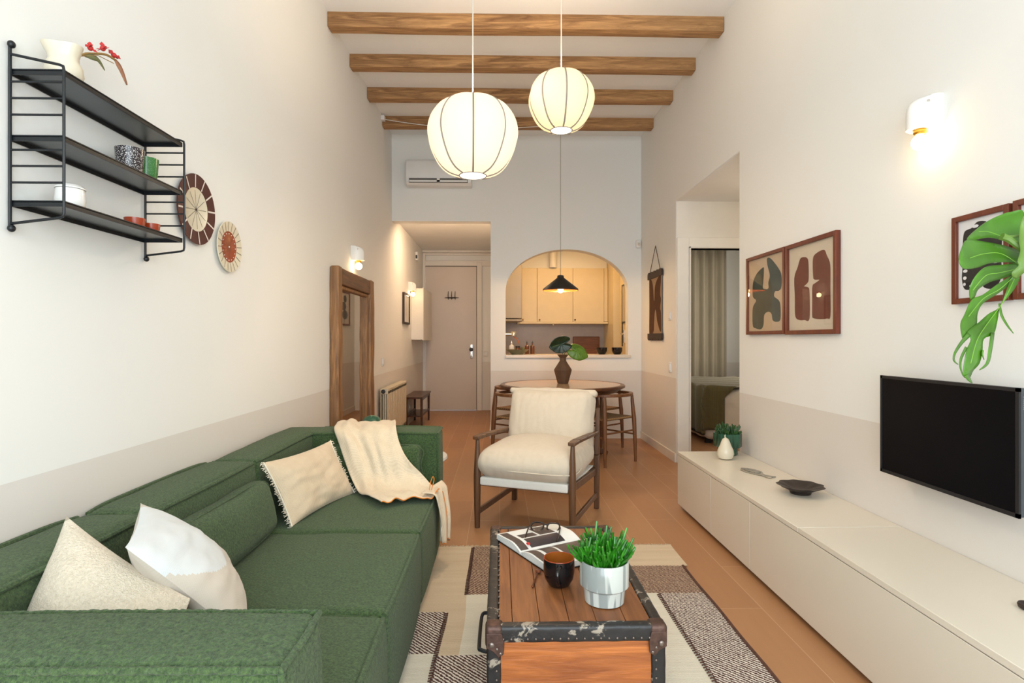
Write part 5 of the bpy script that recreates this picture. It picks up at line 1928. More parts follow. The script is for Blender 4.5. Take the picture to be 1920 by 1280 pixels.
t = thing('spoon', 'small brown copper spoon lying on the trunk beside the mug', 'spoon', (0.12, 1.94, TOP))
b = MB()
b.tube(smooth_curve([(0.132, 1.985, TOP + 0.006), (0.124, 1.95, TOP + 0.006), (0.110, 1.885, TOP + 0.004)], 5, False), [0.0022] * 5 + [0.003] * 6, 8); b.build('handle', M['copper_spoon'], t)
b = MB(); b.sphere((0.137, 2.003, TOP + 0.007), 0.013, 16, 8, (0.85, 1.25, 0.4)); b.build('bowl', M['copper_spoon'], t)
b = MB(); b.sphere((0.110, 1.884, TOP + 0.005), 0.0045, 10, 8); b.build('tip', M['copper_spoon'], t)

def succulent(t, c, r, h, nst, mat, seed, sr=0.0035, lean=0.5, segs=3):
    random.seed(seed)
    b = MB()
    for k in range(nst):
        a = random.uniform(0, 2 * PI)
        q = math.sqrt(random.random()) * r
        p = Vector((c[0] + q * math.cos(a), c[1] + q * math.sin(a), c[2]))
        d = Vector((math.cos(a) * lean * q / r, math.sin(a) * lean * q / r, 1)).normalized()
        L0 = h * random.uniform(0.55, 1.0) * (1 - 0.25 * (q / r))
        pts = [p]
        for s_ in range(segs):
            d = (d + Vector((random.uniform(-.3, .3), random.uniform(-.3, .3), 0.10))).normalized()
            pts.append(pts[-1] + d * L0 / segs)
        b.tube(pts, [sr * 0.8, sr, sr * 1.05, sr * 0.75][:segs + 1], 6)
        for z in range(random.randint(1, 3)):
            i0 = random.randint(1, segs - 1) if segs > 1 else 0
            d2 = (d + Vector((random.uniform(-.8, .8), random.uniform(-.8, .8), 0.3))).normalized()
            l2 = L0 * random.uniform(0.25, 0.5)
            b.tube([pts[i0], pts[i0] + d2 * l2 * 0.5, pts[i0] + d2 * l2 * 0.9 + Vector((0, 0, l2 * 0.25))], [sr * 0.7, sr * 0.95, sr * 0.7], 6)
    return b
t = thing('potted_succulent', 'bright green coral succulent in a white drip-glazed pot on the trunk', 'potted plant', (0.332, 1.79, TOP))
c_ = (0.332, 1.79, TOP)
b = MB(); b.lathe([(0.055, 0), (0.062, 0.002), (0.066, 0.045), (0.073, 0.050), (0.077, 0.054), (0.077, 0.128), (0.0755, 0.131), (0.073, 0.131)], c_, 56, cap=True); b.f.pop(); b.mi.pop()
b.build('pot', M['drip_white'], t)
b = MB(); b.lathe([(0.073, 0.131), (0.072, 0.09)], c_, 40, cap=False); b.build('pot_lining', M['grey_glaze'], t)
b = MB(); b.lathe([(0.0725, 0.098), (0.001, 0.10)], c_, 30, cap=False); b.build('soil', M['soil'], t)
b = succulent(t, (c_[0], c_[1] + 0.005, c_[2] + 0.098), 0.04, 0.135, 100, None, 4, 0.0044, 1.15); b.build('foliage', M['succulent'], t)

# things on the sideboard
ST = 0.4015
t = thing('potted_plant', 'small dark leafy plant in a green drip-glazed pot at the far sideboard end', 'potted plant', (1.59, 3.92, ST))
c_ = (1.585, 3.90, ST)
def hexr(a, z): return 1 / max(0.9, math.cos(((a + 0.3) % (PI / 4)) - PI / 8)) * 0.96
b = MB(); b.lathe([(0.062, 0), (0.066, 0.003), (0.066, 0.05), (0.088, 0.055), (0.092, 0.06), (0.092, 0.148), (0.088, 0.150), (0.085, 0.148), (0.085, 0.12), (0.001, 0.12)], c_, 48, rf=hexr, cap=False); b.build('pot', M['drip_green'], t)
b = succulent(t, (c_[0], c_[1], c_[2] + 0.118), 0.06, 0.11, 60, None, 8, 0.0055, 0.9); b.build('foliage', M['succulent_dark'], t)
t = thing('ceramic_pear', 'glossy cream ceramic pear standing before the green pot', 'ornament', (1.50, 3.73, ST))
c_ = (1.508, 3.745, ST)
b = MB(); b.lathe([(0.030, 0), (0.045, 0.008), (0.054, 0.035), (0.050, 0.062), (0.036, 0.092), (0.027, 0.118), (0.018, 0.135), (0.006, 0.142), (0.001, 0.143)], c_, 36); b.build('body', M['stone_ceramic'], t)
b = MB(); b.tube([(c_[0], c_[1], c_[2] + 0.138), (c_[0] - 0.004, c_[1], c_[2] + 0.152), (c_[0] - 0.002, c_[1], c_[2] + 0.162)], [0.005, 0.0035, 0.003], 8); b.build('stem', M['stone_ceramic'], t)
# silver fish
t = thing('metal_fish', 'small silver metal fish ornament lying on the sideboard', 'ornament', (1.525, 3.32, ST))
P = [(1.500, 3.462), (1.520, 3.455), (1.548, 3.41), (1.556, 3.35), (1.545, 3.30), (1.545, 3.275), (1.575, 3.235), (1.552, 3.228), (1.548, 3.205), (1.533, 3.23), (1.528, 3.275), (1.515, 3.30), (1.492, 3.36), (1.485, 3.42)]
P = [(1.522 + (x - 1.522) * 1.45, y) for x, y in P]
b = MB(); b.poly([(x, y, ST) for x, y in P], (0, 0, 0.007)); b.build('body', M['silver_fish'], t, bevel=0.002)
b = MB(); b.poly([(x * 0.75 + 1.522 * 0.25, y * 0.75 + 3.37 * 0.25, ST + 0.007) for x, y in P[:5] + P[11:]], (0, 0, 0.004)); b.build('scales', M['silver_fish'], t, bevel=0.002)
# scalloped plate
t = thing('scalloped_bowl', 'dark scalloped footed bowl on the sideboard', 'bowl', (1.555, 2.90, ST))
c_ = (1.56, 2.90, ST)
def scr(a, z): return 1 + (0.045 * math.cos(9 * a + 0.5) if z > 0.02 else 0)
b = MB(); b.lathe([(0.048, 0), (0.05, 0.002), (0.052, 0.012), (0.075, 0.026), (0.108, 0.040), (0.112, 0.044), (0.106, 0.043), (0.07, 0.032), (0.05, 0.024), (0.001, 0.022)], c_, 144, rf=scr, cap=True); b.build('body', M['bronze'], t)
t = thing('small_dish', 'small round dark metal dish on the sideboard at the right photo edge', 'dish', (1.56, 1.62, ST))
b = MB(); b.lathe([(0.018, 0), (0.024, 0.004), (0.026, 0.012), (0.024, 0.016), (0.018, 0.010), (0.001, 0.008)], (1.565, 1.64, ST), 32); b.build('body', M['bronze'], t)

# ================================================================== MONSTERA (hanging in front of the right wall)
t = thing('monstera_plant', 'bright green split monstera leaf hanging in from the right before the prints', 'plant', (1.45, 1.42, 1.30))
SC = 1.45 / 1060 / 3.656 * 1.02
def mp(px, py, off=0.0):
    x = 1.35 + (px - 530) * SC
    z = 1.376 - (py - 475) * SC
    # the leaf curls: edges fold back to the wall, tip hangs towards the room
    y = 1.44 + 0.055 * math.sin((px - 130) / 430 * 1.9) - 0.05 * ((py - 300) / 700.0) ** 2 + 0.02 * math.sin(py / 90.0) + off
    k = y / 1.45      # keep the lobes' spread even where the blade curls nearer
    return Vector((x * k, y, 1.2 + (z - 1.2) * k))
lobes = [
    [(590, 70), (500, 62), (420, 85), (330, 128), (245, 190), (190, 245), (212, 262), (330, 240), (405, 250), (470, 262), (555, 310), (600, 330)],
    [(190, 255), (152, 310), (132, 385), (148, 438), (182, 456), (260, 446), (340, 418), (430, 408), (510, 412), (560, 420), (575, 350), (545, 325), (440, 292), (310, 268)],
    [(560, 415), (430, 426), (320, 440), (250, 500), (207, 585), (214, 668), (245, 640), (262, 600), (300, 570), (360, 540), (450, 515), (560, 470)],
    [(520, 490), (400, 560), (300, 630), (222, 665), (172, 765), (144, 825), (150, 900), (170, 930), (250, 850), (262, 760), (300, 690), (400, 625), (470, 575), (540, 510)],
    [(500, 510), (450, 640), (410, 720), (340, 760), (270, 820), (190, 885), (215, 935), (190, 1000), (172, 1080), (162, 1185), (205, 1200), (232, 1150), (275, 1100), (295, 1020), (305, 935), (375, 898), (402, 800), (418, 715), (480, 640), (525, 580), (560, 500)],
]
strips = [([(205, 900), (150, 960), (105, 1030), (98, 1080), (128, 1108)], [34, 22, 14, 10, 2]),
          ([(185, 990), (150, 1060), (142, 1120), (160, 1185)], [20, 16, 12, 2]),
          ([(368, 890), (352, 1000), (330, 1100), (275, 1146)], [26, 26, 20, 2]),
          ([(415, 690), (430, 770), (470, 840), (514, 896)], [12, 16, 12, 2]),
          ([(300, 1010), (296, 1040), (308, 1076)], [10, 8, 2]),
          ([(185, 1180), (205, 1212), (226, 1236)], [36, 22, 2])]
def poly_surface(b, pts2, step=22.0, off=0.0):
    pts2 = [(p.x, p.y) for p in smooth_curve([(x, y, 0) for x, y in pts2], 4)]
    bm = bmesh.new()
    vs = [bm.verts.new((x, y, 0)) for x, y in pts2]
    es = [bm.edges.new((vs[i], vs[(i + 1) % len(vs)])) for i in range(len(vs))]
    bmesh.ops.triangle_fill(bm, edges=es, use_beauty=True)
    for _ in range(6):
        es = [e for e in bm.edges if e.calc_length() > step * 1.6]
        if not es:
            break
        bmesh.ops.subdivide_edges(bm, edges=es, cuts=1)
        bmesh.ops.triangulate(bm, faces=bm.faces)
    bm.verts.index_update()
    b.add([mp(v3.co.x, v3.co.y, off) for v3 in bm.verts], [tuple(v3.index for v3 in f3.verts) for f3 in bm.faces])
    bm.free()
b = MB()
for i, lo in enumerate(lobes):
    poly_surface(b, lo, off=-0.004 * i)
for ctr, ws in strips:
    pts = smooth_curve([(x, y, 0) for x, y in ctr], 4, False)
    vs = []
    for i, p in enumerate(pts):
        f = i / (len(pts) - 1) * (len(ws) - 1)
        k = min(int(f), len(ws) - 2)
        w_ = ws[k] + (ws[k + 1] - ws[k]) * (f - k)
        d = (pts[min(i + 1, len(pts) - 1)] - pts[max(i - 1, 0)]).normalized()
        nn_ = Vector((-d.y, d.x, 0)) * w_ / 2
        vs += [mp(p.x - nn_.x, p.y - nn_.y, -0.016), mp(p.x + nn_.x, p.y + nn_.y, -0.022)]
    b.add(vs, [(2 * i, 2 * i + 1, 2 * i + 3, 2 * i + 2) for i in range(len(pts) - 1)])
b.build('leaf', M['leaf_bright'], t, angle=180, solid=0.0012)
b = MB()
for vein in ([(560, 430), (430, 350), (310, 350), (210, 380)], [(560, 300), (450, 240), (340, 200), (270, 200)], [(550, 450), (420, 480), (320, 500), (230, 600)],
             [(520, 500), (420, 590), (300, 660), (200, 780)], [(520, 520), (440, 680), (330, 830), (260, 940), (215, 1100)]):
    b.tube([mp(p.x, p.y, -0.024) for p in smooth_curve([(x, y, 0) for x, y in vein], 5, False)], 0.0009, 5)
b.build('vein', M['leaf_vein'], t)
b = MB()
b.tube([mp(x, y, o_) for x, y, o_ in ((430, 232, -0.03), (480, 250, -0.03), (560, 310, -0.03), (640, 380, -0.02), (760, 420, 0.0))], [0.010, 0.009, 0.007, 0.007, 0.007], 8)
b.tube([mp(x, y, -0.03) for x, y in ((440, 235), (500, 232), (560, 226), (620, 215))], 0.0035, 6)
b.build('petiole', M['leaf_back'], t)
b = MB()
poly_surface(b, [(590, 90), (560, 150), (552, 260), (560, 330), (540, 400), (548, 430), (500, 480), (520, 520), (560, 500), (620, 440), (660, 300), (650, 150)], off=-0.05)
b.build('leaf', M['leaf_back'], t, angle=180, solid=0.0012)
b = MB(); b.lathe([(0.06, 0), (0.075, 0.01), (0.09, 0.13), (0.085, 0.13), (0.08, 0.11), (0.001, 0.11)], (1.60, 1.40, 1.40), 32, cap=False)
b.box(1.62, XR, 1.38, 1.42, 1.385, 1.40)
b.build('wall_pot', M['porcelain'], t)

# ================================================================== ARMCHAIR
ARZ = math.atan2(-0.376, 0.927)
ac = thing('armchair', 'dark wooden armchair with cream linen cushions facing the trunk', 'armchair', (0.274, 3.81, 0), ARZ)
AW = 'armchair_wood'
for sx in (-1, 1):
    x = sx * 0.312
    b = MB(); b.tube([(x, -0.34, 0), (x, -0.342, 0.15), (x, -0.342, 0.33), (x, -0.338, 0.47), (x, -0.334, 0.565)], [0.017, 0.021, 0.023, 0.018, 0.0125], 12); b.build('front_leg', M[AW], ac, local=True)
    b = MB(); b.beam((x, 0.335, 0), (x, 0.34, 0.38), 0.034, 0.038, 0.036, 0.042); b.beam((x, 0.34, 0.38), (x, 0.375, 0.71), 0.036, 0.042, 0.024, 0.028); b.build('rear_leg', M[AW], ac, local=True, bevel=0.005)
    b = MB()
    pts = [(x, -0.365, 0.575), (x, -0.25, 0.575), (x * 1.01, -0.05, 0.565), (x, 0.2, 0.548), (x, 0.34, 0.54)]
    for i in range(len(pts) - 1):
        w0 = [0.045, 0.050, 0.046, 0.036, 0.030][i]
        w1 = [0.045, 0.050, 0.046, 0.036, 0.030][i + 1]
        b.beam(pts[i], pts[i + 1], w0, 0.024, w1, 0.024)
    b.build('armrest', M[AW], ac, local=True, bevel=0.006)
    b = MB(); b.beam((x, -0.335, 0.10), (x, 0.33, 0.10), 0.018, 0.036); b.build('stretcher', M[AW], ac, local=True, bevel=0.003)
    b = MB(); b.beam((x * 0.97, -0.34, 0.300), (x * 0.97, 0.34, 0.265), 0.022, 0.045); b.build('side_rail', M[AW], ac, local=True, bevel=0.003)
b = MB(); b.beam((-0.312, -0.335, 0.285), (0.312, -0.335, 0.285), 0.03, 0.026); b.build('front_rail', M[AW], ac, local=True, bevel=0.003)
b = MB(); b.beam((-0.312, 0.345, 0.28), (0.312, 0.345, 0.28), 0.03, 0.04); b.beam((-0.312, 0.385, 0.68), (0.312, 0.385, 0.68), 0.03, 0.03); b.build('rear_rail', M[AW], ac, local=True, bevel=0.003)
b = MB(); b.rbox((0, -0.335, 0.303), (0.575, 0.048, 0.052), 0.010, (10, 3, 3)); b.rbox((0, 0.0, 0.300), (0.575, 0.66, 0.012), 0.004, (8, 8, 1)); b.rbox((0, 0.385, 0.52), (0.56, 0.016, 0.36), 0.006, (8, 2, 8))
b.build('canvas_sling', M['canvas'], ac, local=True)
def puffy(b, c_, size, r, bul, seed, R=None, a=0.007):
    def nzf(g, q):
        # wrinkles near the edges
        w = Vector([q[i] / (size[i] / 2) for i in range(3)])
        e = max(abs(w.x), abs(w.y)) ** 4
        k = fbm((g.x, g.y, g.z), 4.5, seed) * a + e * a * 0.9 * fbm((g.x * 2.6, g.y * 2.6, g.z * 0.5), 16, seed + 4)
        return Vector((k * 0.8 * w.x, k * 0.8 * w.y, k * w.z + a * 0.6 * fbm(g, 5, seed + 2)))
    b.rbox(c_, size, r, (34, 34, 10), bul, R=R, nz=nzf, k=5)
b = MB(); puffy(b, (0, -0.045, 0.410), (0.63, 0.65, 0.155), 0.074, (0.010, 0.03, 0.072), 3); o = b.build('seat_cushion', M['linen'], ac, local=True, angle=180)
b = MB(); b.tube(smooth_curve([(-0.30, -0.352, 0.385), (0, -0.40, 0.39), (0.30, -0.352, 0.385), (0.318, -0.1, 0.39), (0.305, 0.25, 0.39)], 8, False), 0.004, 6); b.build('seam', M['linen'], o, local=True)
RB_ = Matrix.Rotation(math.radians(-17), 3, 'X')
b = MB(); puffy(b, (0, 0.255, 0.625), (0.62, 0.15, 0.43), 0.07, (0.0, 0.06, 0.0), 8, R=RB_, a=0.008)
b.build('back_cushion', M['linen'], ac, local=True, angle=180)
b = MB()
RB4 = Matrix.Translation((0, 0.255, 0.625)) @ RB_.to_4x4()
b.T = RB4
b.rbox((0, -0.01, 0.197), (0.65, 0.075, 0.045), 0.0215, (30, 5, 3), (0.0, 0.01, 0.006), nz=softn(0.007, 14, 5))
b.build('cushion_roll', M['linen'], ac, local=True, angle=180)

# ================================================================== DINING TABLE + CHAIRS
DT = (0.637, 5.77)
t = thing('dining_table', 'round dining table with dark wooden rim and pale inlaid top before the arch', 'table', (DT[0], DT[1], 0))
c_ = (DT[0], DT[1], 0)
b = MB(); b.lathe([(0.585, 0.742), (0.588, 0.746), (0.625, 0.746), (0.634, 0.738), (0.634, 0.722), (0.60, 0.705), (0.3, 0.70)], c_, 96, cap=False); b.build('table_rim', M['table_edge'], t)
b = MB(); b.lathe([(0.586, 0.735), (0.586, 0.7445), (0.001, 0.7445)], c_, 96, cap=False); b.build('table_top', M['table_top'], t)
b = MB(); b.lathe([(0.58, 0.70), (0.56, 0.675), (0.30, 0.665), (0.07, 0.66), (0.055, 0.6), (0.05, 0.3), (0.07, 0.2), (0.07, 0.1), (0.05, 0.08)], c_, 40); b.build('pedestal', M['walnut'], t)
for a in (0, PI / 2, PI, 3 * PI / 2):
    ca, sa = math.cos(a + 0.05), math.sin(a + 0.05)
    b = MB(); b.beam((DT[0] + 0.04 * ca, DT[1] + 0.04 * sa, 0.20), (DT[0] + 0.47 * ca, DT[1] + 0.47 * sa, 0.03), 0.05, 0.07, 0.045, 0.045); b.build('foot', M['walnut'], t, bevel=0.006)

def dining_chair(label, loc, rz):
    t = thing('dining_chair', label, 'chair', (loc[0], loc[1], 0), rz, 'dining chairs around the round table')
    CW = M['chair_wood']
    for sx in (-1, 1):
        for sy in (-1, 1):
            b = MB()
            xt, yt = sx * 0.205, sy * 0.20
            xb_, yb_ = sx * 0.228, sy * 0.222
            b.tube([(xb_, yb_, 0), (xb_ * 0.99, yb_ * 0.985, 0.2), (xb_ * 0.96, yb_ * 0.95, 0.42), (xt, yt, 0.60), (xt * 0.99, yt * 0.99, 0.655)], [0.013, 0.018, 0.022, 0.017, 0.013], 10)
            b.build('leg', CW, t, local=True)
    b = MB()
    pts = []
    for i in range(29):
        a = PI + PI * i / 28       # back half
        pts.append((0.245 * math.cos(a), -0.06 + 0.215 * math.sin(a), 0.668))
    pts = [(-0.238, 0.22, 0.664), (-0.245, 0.10, 0.666)] + pts + [(0.245, 0.10, 0.666), (0.238, 0.22, 0.664)]
    vs = []
    n_ = len(pts)
    for i, p in enumerate(pts):
        p = Vector(p)
        d = (Vector(pts[min(i + 1, n_ - 1)]) - Vector(pts[max(i - 1, 0)])).normalized()
        o_ = Vector((d.y, -d.x, 0))
        w_ = 0.019
        for (q, z) in ((-w_, -0.014), (w_, -0.014), (w_, 0.014), (-w_, 0.014)):
            vs.append(p + o_ * q + Vector((0, 0, z)))
    fs = [(4 * i + k, 4 * i + (k + 1) % 4, 4 * i + 4 + (k + 1) % 4, 4 * i + 4 + k) for i in range(n_ - 1) for k in range(4)]
    fs += [(3, 2, 1, 0), tuple(4 * (n_ - 1) + k for k in range(4))]
    b.add(vs, fs); b.build('back_rail', CW, t, local=True, bevel=0.005)
    b = MB(); b.rbox((0, 0, 0.438), (0.41, 0.405, 0.028), 0.013, (16, 16, 2), (0, 0, -0.01)); b.build('seat', M['cane'], t, local=True)
    for sx in (-1, 1):
        b = MB(); b.tube([(sx * 0.222, -0.21, 0.27), (sx * 0.222, 0.21, 0.27)], 0.009, 8); b.build('stretcher', CW, t, local=True)
        b = MB(); b.tube([(-0.21, sx * 0.215, 0.31), (0.21, sx * 0.215, 0.31)], 0.009, 8); b.build('stretcher', CW, t, local=True)
    return t
ch = dining_chair('oak dining chair with woven seat at the table, right of the armchair', (1.02, 5.57), math.radians(128.9 - 90))
dup(ch, (1.045, 6.27, 0), math.radians(222 - 90), 'oak dining chair at the far right side of the table near the back wall')
dup(ch, (0.245, 5.57, 0), math.radians(51 - 90), 'oak dining chair left of the table, nearer one behind the armchair')
dup(ch, (0.235, 6.27, 0), math.radians(-42 - 90), 'oak dining chair left of the table, farther one beside the white wall')

# vase with two leaves on the dining table
VX, VY, VZ = 0.655, 5.85, 0.7455
t = thing('stoneware_vase', 'brown faceted stoneware vase standing on the round dining table', 'vase', (VX, VY, VZ))
b = MB(); b.lathe([(0.055, 0), (0.057, 0.004), (0.092, 0.135), (0.090, 0.145), (0.034, 0.232), (0.032, 0.262), (0.060, 0.298), (0.056, 0.298), (0.026, 0.262), (0.026, 0.24)], (VX, VY, VZ), 10, cap=True); b.build('body', M['terracotta_dark'], t, angle=25)
def heartleaf(name_lbl, c_, R, rotz, tilt, mat, notch=True, seedy=1):
    b = MB()
    Rm = Matrix.Translation(c_) @ Euler((tilt[0], tilt[1], rotz)).to_matrix().to_4x4()
    b.T = Rm
    n_ = 48
    rim_ = []
    for k in range(n_):
        a = 2 * PI * k / n_
        r = R * (1 - 0.55 * math.exp(-((a - PI) / 0.22) ** 2)) * (1 + 0.10 * math.cos(2 * a)) * (1 + 0.14 * math.exp(-(min(a, 2 * PI - a) / 0.2) ** 2))
        rim_.append((r * math.cos(a), r * math.sin(a) * 0.92))
    rings = 8
    vs = [(0, 0, 0)]
    for q in range(1, rings + 1):
        f = q / rings
        for (x, y) in rim_:
            z = -0.25 * R * (f ** 2) * (0.5 + 0.5 * (abs(y) / R)) + 0.02 * R * math.sin(9 * math.atan2(y, x)) * f
            vs.append((x * f, y * f, z))
    fs = [(0, 1 + k, 1 + (k + 1) % n_) for k in range(n_)]
    for q in range(rings - 1):
        for k in range(n_):
            fs.append((1 + q * n_ + k, 1 + q * n_ + (k + 1) % n_, 1 + (q + 1) * n_ + (k + 1) % n_, 1 + (q + 1) * n_ + k))
    b.add(vs, fs)
    return b, Rm, R
def stemmed(label, c_, R, rotz, tilt, mat, vmat, base):
    t = thing('monstera_leaf', label, 'leaf', base)
    b, Rm, R_ = heartleaf('', c_, R, rotz, tilt, mat)
    b.build('blade', mat, t, angle=180, solid=0.0015)
    b = MB(); b.T = Rm
    b.tube([(-R * 0.45, 0, 0.004), (0, 0, 0.003), (R * 0.9, 0, -0.10 * R)], 0.0022, 5)
    for k in (-1, 1):
        for q in (-0.3, 0.1, 0.4):
            b.tube([(q * R, 0, 0.003), (q * R + 0.35 * R, k * 0.45 * R, -0.02 * R)], 0.0014, 4)
    b.build('vein', vmat, t)
    e = Rm @ Vector((-R * 0.42, 0, 0))
    b = MB(); b.tube(smooth_curve([base, (base[0] + (e.x - base[0]) * 0.2, base[1] + (e.y - base[1]) * 0.2, (base[2] + e.z) / 2 + 0.02), e], 5, False), 0.0035, 6); b.build('stem', mat, t)
    return t
stemmed('dark green round monstera leaf rising left from the brown vase', (0.632, 5.80, 1.150), 0.105, PI, (0, math.radians(-15), 0)[0:2] if False else (math.radians(80), 0.25), M['leaf_dark'], M['leaf_mid'], (VX - 0.005, VY, VZ + 0.25))
stemmed('yellow-green monstera leaf drooping right from the brown vase', (0.795, 5.78, 1.075), 0.10, 0.0, (math.radians(72), 0.45), M['leaf_mid'], M['leaf_vein'], (VX + 0.005, VY, VZ + 0.25))

# ================================================================== KITCHEN
t = thing('window_sill', 'pale stone ledge at the foot of the kitchen arch', 'ledge', (0.82, 6.95, 0.97))
t.name = 'stone_ledge'
b = MB(); b.box(AX0 - 0.003, AX1 + 0.028, YB - 0.022, YB + WT + 0.22, 0.974, 1.0135); b.build('slab', M['sill'], t, bevel=0.005)
# base units and worktop below (behind the wall)
t = thing('worktop', 'pale kitchen worktop along the kitchen back wall', 'worktop', (0.9, 8.7, 0.0))
b = MB(); b.box(0.002, 1.775, 8.4, KY, 0.87, 0.90); b.build('slab', M['counter'], t, bevel=0.003)
t = thing('base_cabinet', 'cream base units under the kitchen worktop', 'cabinet', (0.9, 8.72, 0.0))
b = MB(); b.box(0.002, 1.775, 8.44, KY - 0.004, 0.0, 0.868); b.build('body', M['kitchen'], t, smooth=False)
# upper cabinets
UC = ((0.335, 0.572, 0.345, 'brass'), (0.574, 1.121, 0.60, 'brass'), (1.123, 1.60, 1.145, 'rust'))
labs = ['narrow cream kitchen wall cabinet at the left of the arch view', 'wide cream kitchen wall cabinet behind the dark cone lamp', 'cream kitchen wall cabinet above the chopping board']
for (x0, x1, kx, km), lb in zip(UC, labs):
    t = thing('wall_cabinet', lb, 'cabinet', ((x0 + x1) / 2, 8.8, 1.44), 0, 'cream kitchen wall cabinets')
    b = MB(); b.box(x0, x1, 8.67, KY, 1.475, 2.294); b.build('body', M['kitchen'], t, smooth=False)
    b = MB(); b.box(x0 + 0.002, x1 - 0.002, 8.65, 8.669, 1.47, 2.292); d_ = b.build('door', M['kitchen'], t, bevel=0.0015)
    b = MB(); b.sphere((kx + 0.01, 8.638, 1.50), 0.013, 12, 8); b.build('knob', M[km], d_)
t = thing('filler_panel', 'narrow cream panel closing the cabinet row at the right', 'panel', (1.63, 8.8, 1.44))
b = MB(); b.box(1.602, 1.66, 8.655, KY, 1.475, 2.294); b.build('panel', M['kitchen'], t, bevel=0.002)
t = thing('light_pelmet', 'thin cream ledge running under the kitchen wall cabinets', 'ledge', (1.0, 8.8, 1.44))
b = MB(); b.box(0.27, 1.66, 8.63, KY, 1.438, 1.468); b.build('ledge', M['kitchen'], t, bevel=0.003)
b = MB(); b.lathe([(0.012, 0), (0.015, -0.02), (0.001, -0.025)], (0.82, 8.66, 1.437), 14); b.build('spotlight', M['chrome'], t)
t = thing('tall_unit', 'plain cream tall unit at the right end of the kitchen', 'cabinet', (1.72, 8.6, 0))
b = MB(); b.box(1.665, 1.779, 8.25, KY, 0.90, 2.69); b.build('body', M['kitchen'], t, bevel=0.002)
b = MB(); b.box(0.0, 1.66, 8.72, KY, 2.296, 2.70)
struct('trim_4', b, M['wall'], smooth=False)
t = thing('extractor_duct', 'pale round extractor duct above the kitchen wall cabinets', 'duct', (0.81, 8.65, 2.3))
b = MB(); b.lathe([(0.058, 0), (0.058, 0.40)], (0.815, 8.66, 2.297), 28, cap=False); b.build('tube', M['white_plastic'], t)
t = thing('wall_cabinet', 'grey-beige kitchen wall cabinet on the left', 'cabinet', (0.15, 8.3, 1.47))
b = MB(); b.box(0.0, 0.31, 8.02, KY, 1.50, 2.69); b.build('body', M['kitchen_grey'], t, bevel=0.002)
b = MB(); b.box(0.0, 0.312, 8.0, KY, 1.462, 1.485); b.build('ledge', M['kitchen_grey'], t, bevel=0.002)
# tap
t = thing('kitchen_tap', 'grey metal tap with curved spout at the left of the arch', 'tap', (0.10, 7.6, 0.9))
b = MB(); b.tube([(0.05, 7.6, 1.27), (0.16, 7.6, 1.27)], 0.022, 14); b.build('arm', M['chrome'], t)
b = MB(); b.lathe([(0.034, 0), (0.036, 0.01), (0.036, 0.055), (0.03, 0.065)], (0.185, 7.6, 1.24), 24); b.build('head', M['chrome'], t)
b = MB(); b.tube(smooth_curve([(0.185, 7.6, 1.235), (0.22, 7.58, 1.215), (0.245, 7.57, 1.18), (0.26, 7.56, 1.14)], 5, False), 0.006, 8); o = b.build('spout', M['copper_and_reflection'], t)  # orange reflection is put into the spout's copper colour
b = MB(); b.box(0.0, 0.05, 7.55, 7.66, 0.0, 1.30); b.build('column', M['chrome'], t, bevel=0.005)
# things on the ledge
SZ = 1.0145
t = thing('serving_bowl', 'shallow grey-green bowl with wavy rim on the stone ledge', 'bowl', (0.215, 6.98, SZ))
b = MB(); b.lathe([(0.07, 0), (0.075, 0.006), (0.12, 0.045), (0.140, 0.062), (0.134, 0.062), (0.11, 0.045), (0.06, 0.012), (0.001, 0.010)], (0.218, 6.985, SZ), 48, rf=lambda a, z: (1 + 0.05 * math.cos(6 * a)) if z > 0.04 else 1); b.build('body', plain('grey_green_glaze', rgb(120, 116, 88), 0.35), t)
def bottle(label, x, y, z0, r, h, mat, cat='bottle', cork='dark_plastic', nk=0.3, group=None):
    t = thing('bottle', label, cat, (x, y, z0), 0, group)
    b = MB(); b.lathe([(r * 0.95, 0), (r, 0.004), (r, h * (0.62)), (nk * r, h * 0.70), (nk * r, h * 0.82)], (x, y, z0), 20); b.build('body', mat, t)
    b = MB(); b.lathe([(nk * r * 1.2, h * 0.82), (nk * r * 1.2, h * 0.9), (nk * r * 0.5, h * 0.93), (nk * r * 0.4, h)], (x, y, z0), 14); b.build('stopper', M[cork], t)
    return t
bottle('amber oil bottle beside the serving bowl, left of the pair', 0.345, 7.17, SZ, 0.026, 0.165, M['leather_bottle'], group='amber bottles on the ledge')
bottle('amber oil bottle beside the serving bowl, right of the pair', 0.415, 7.17, SZ, 0.028, 0.165, M['leather_bottle'], group='amber bottles on the ledge')
bottle('clear glass bottle standing behind the serving bowl at the left', 0.150, 7.17, SZ, 0.032, 0.17, M['porcelain'], cork='chrome')
t = thing('jam_jar', 'small amber jar standing in the serving bowl', 'jar', (0.235, 7.0, SZ + 0.012))
b = MB(); b.lathe([(0.03, 0), (0.032, 0.05), (0.026, 0.07)], (0.222, 6.985, SZ + 0.013), 20); b.build('body', M['leather_bottle'], t)
b = MB(); b.lathe([(0.029, 0.07), (0.029, 0.09)], (0.222, 6.985, SZ + 0.013), 20); b.build('lid', M['bronze'], t)
t = thing('jam_jar', 'small olive coloured jar at the right inside the serving bowl', 'jar', (0.285, 6.98, SZ + 0.03))
b = MB(); b.lathe([(0.02, 0), (0.028, 0.012), (0.026, 0.045), (0.018, 0.055)], (0.283, 6.985, SZ + 0.034), 20); b.build('body', M['olive_leaf'], t)
def bowlcup(label, x, y):
    t = thing('bowl_cup', label, 'cup', (x, y, SZ), 0, 'black cups on the ledge')
    b = MB(); b.lathe([(0.035, 0), (0.05, 0.01), (0.064, 0.04), (0.066, 0.085), (0.062, 0.085), (0.05, 0.03), (0.001, 0.02)], (x, y, SZ), 32); b.build('body', M['black_glaze'], t)
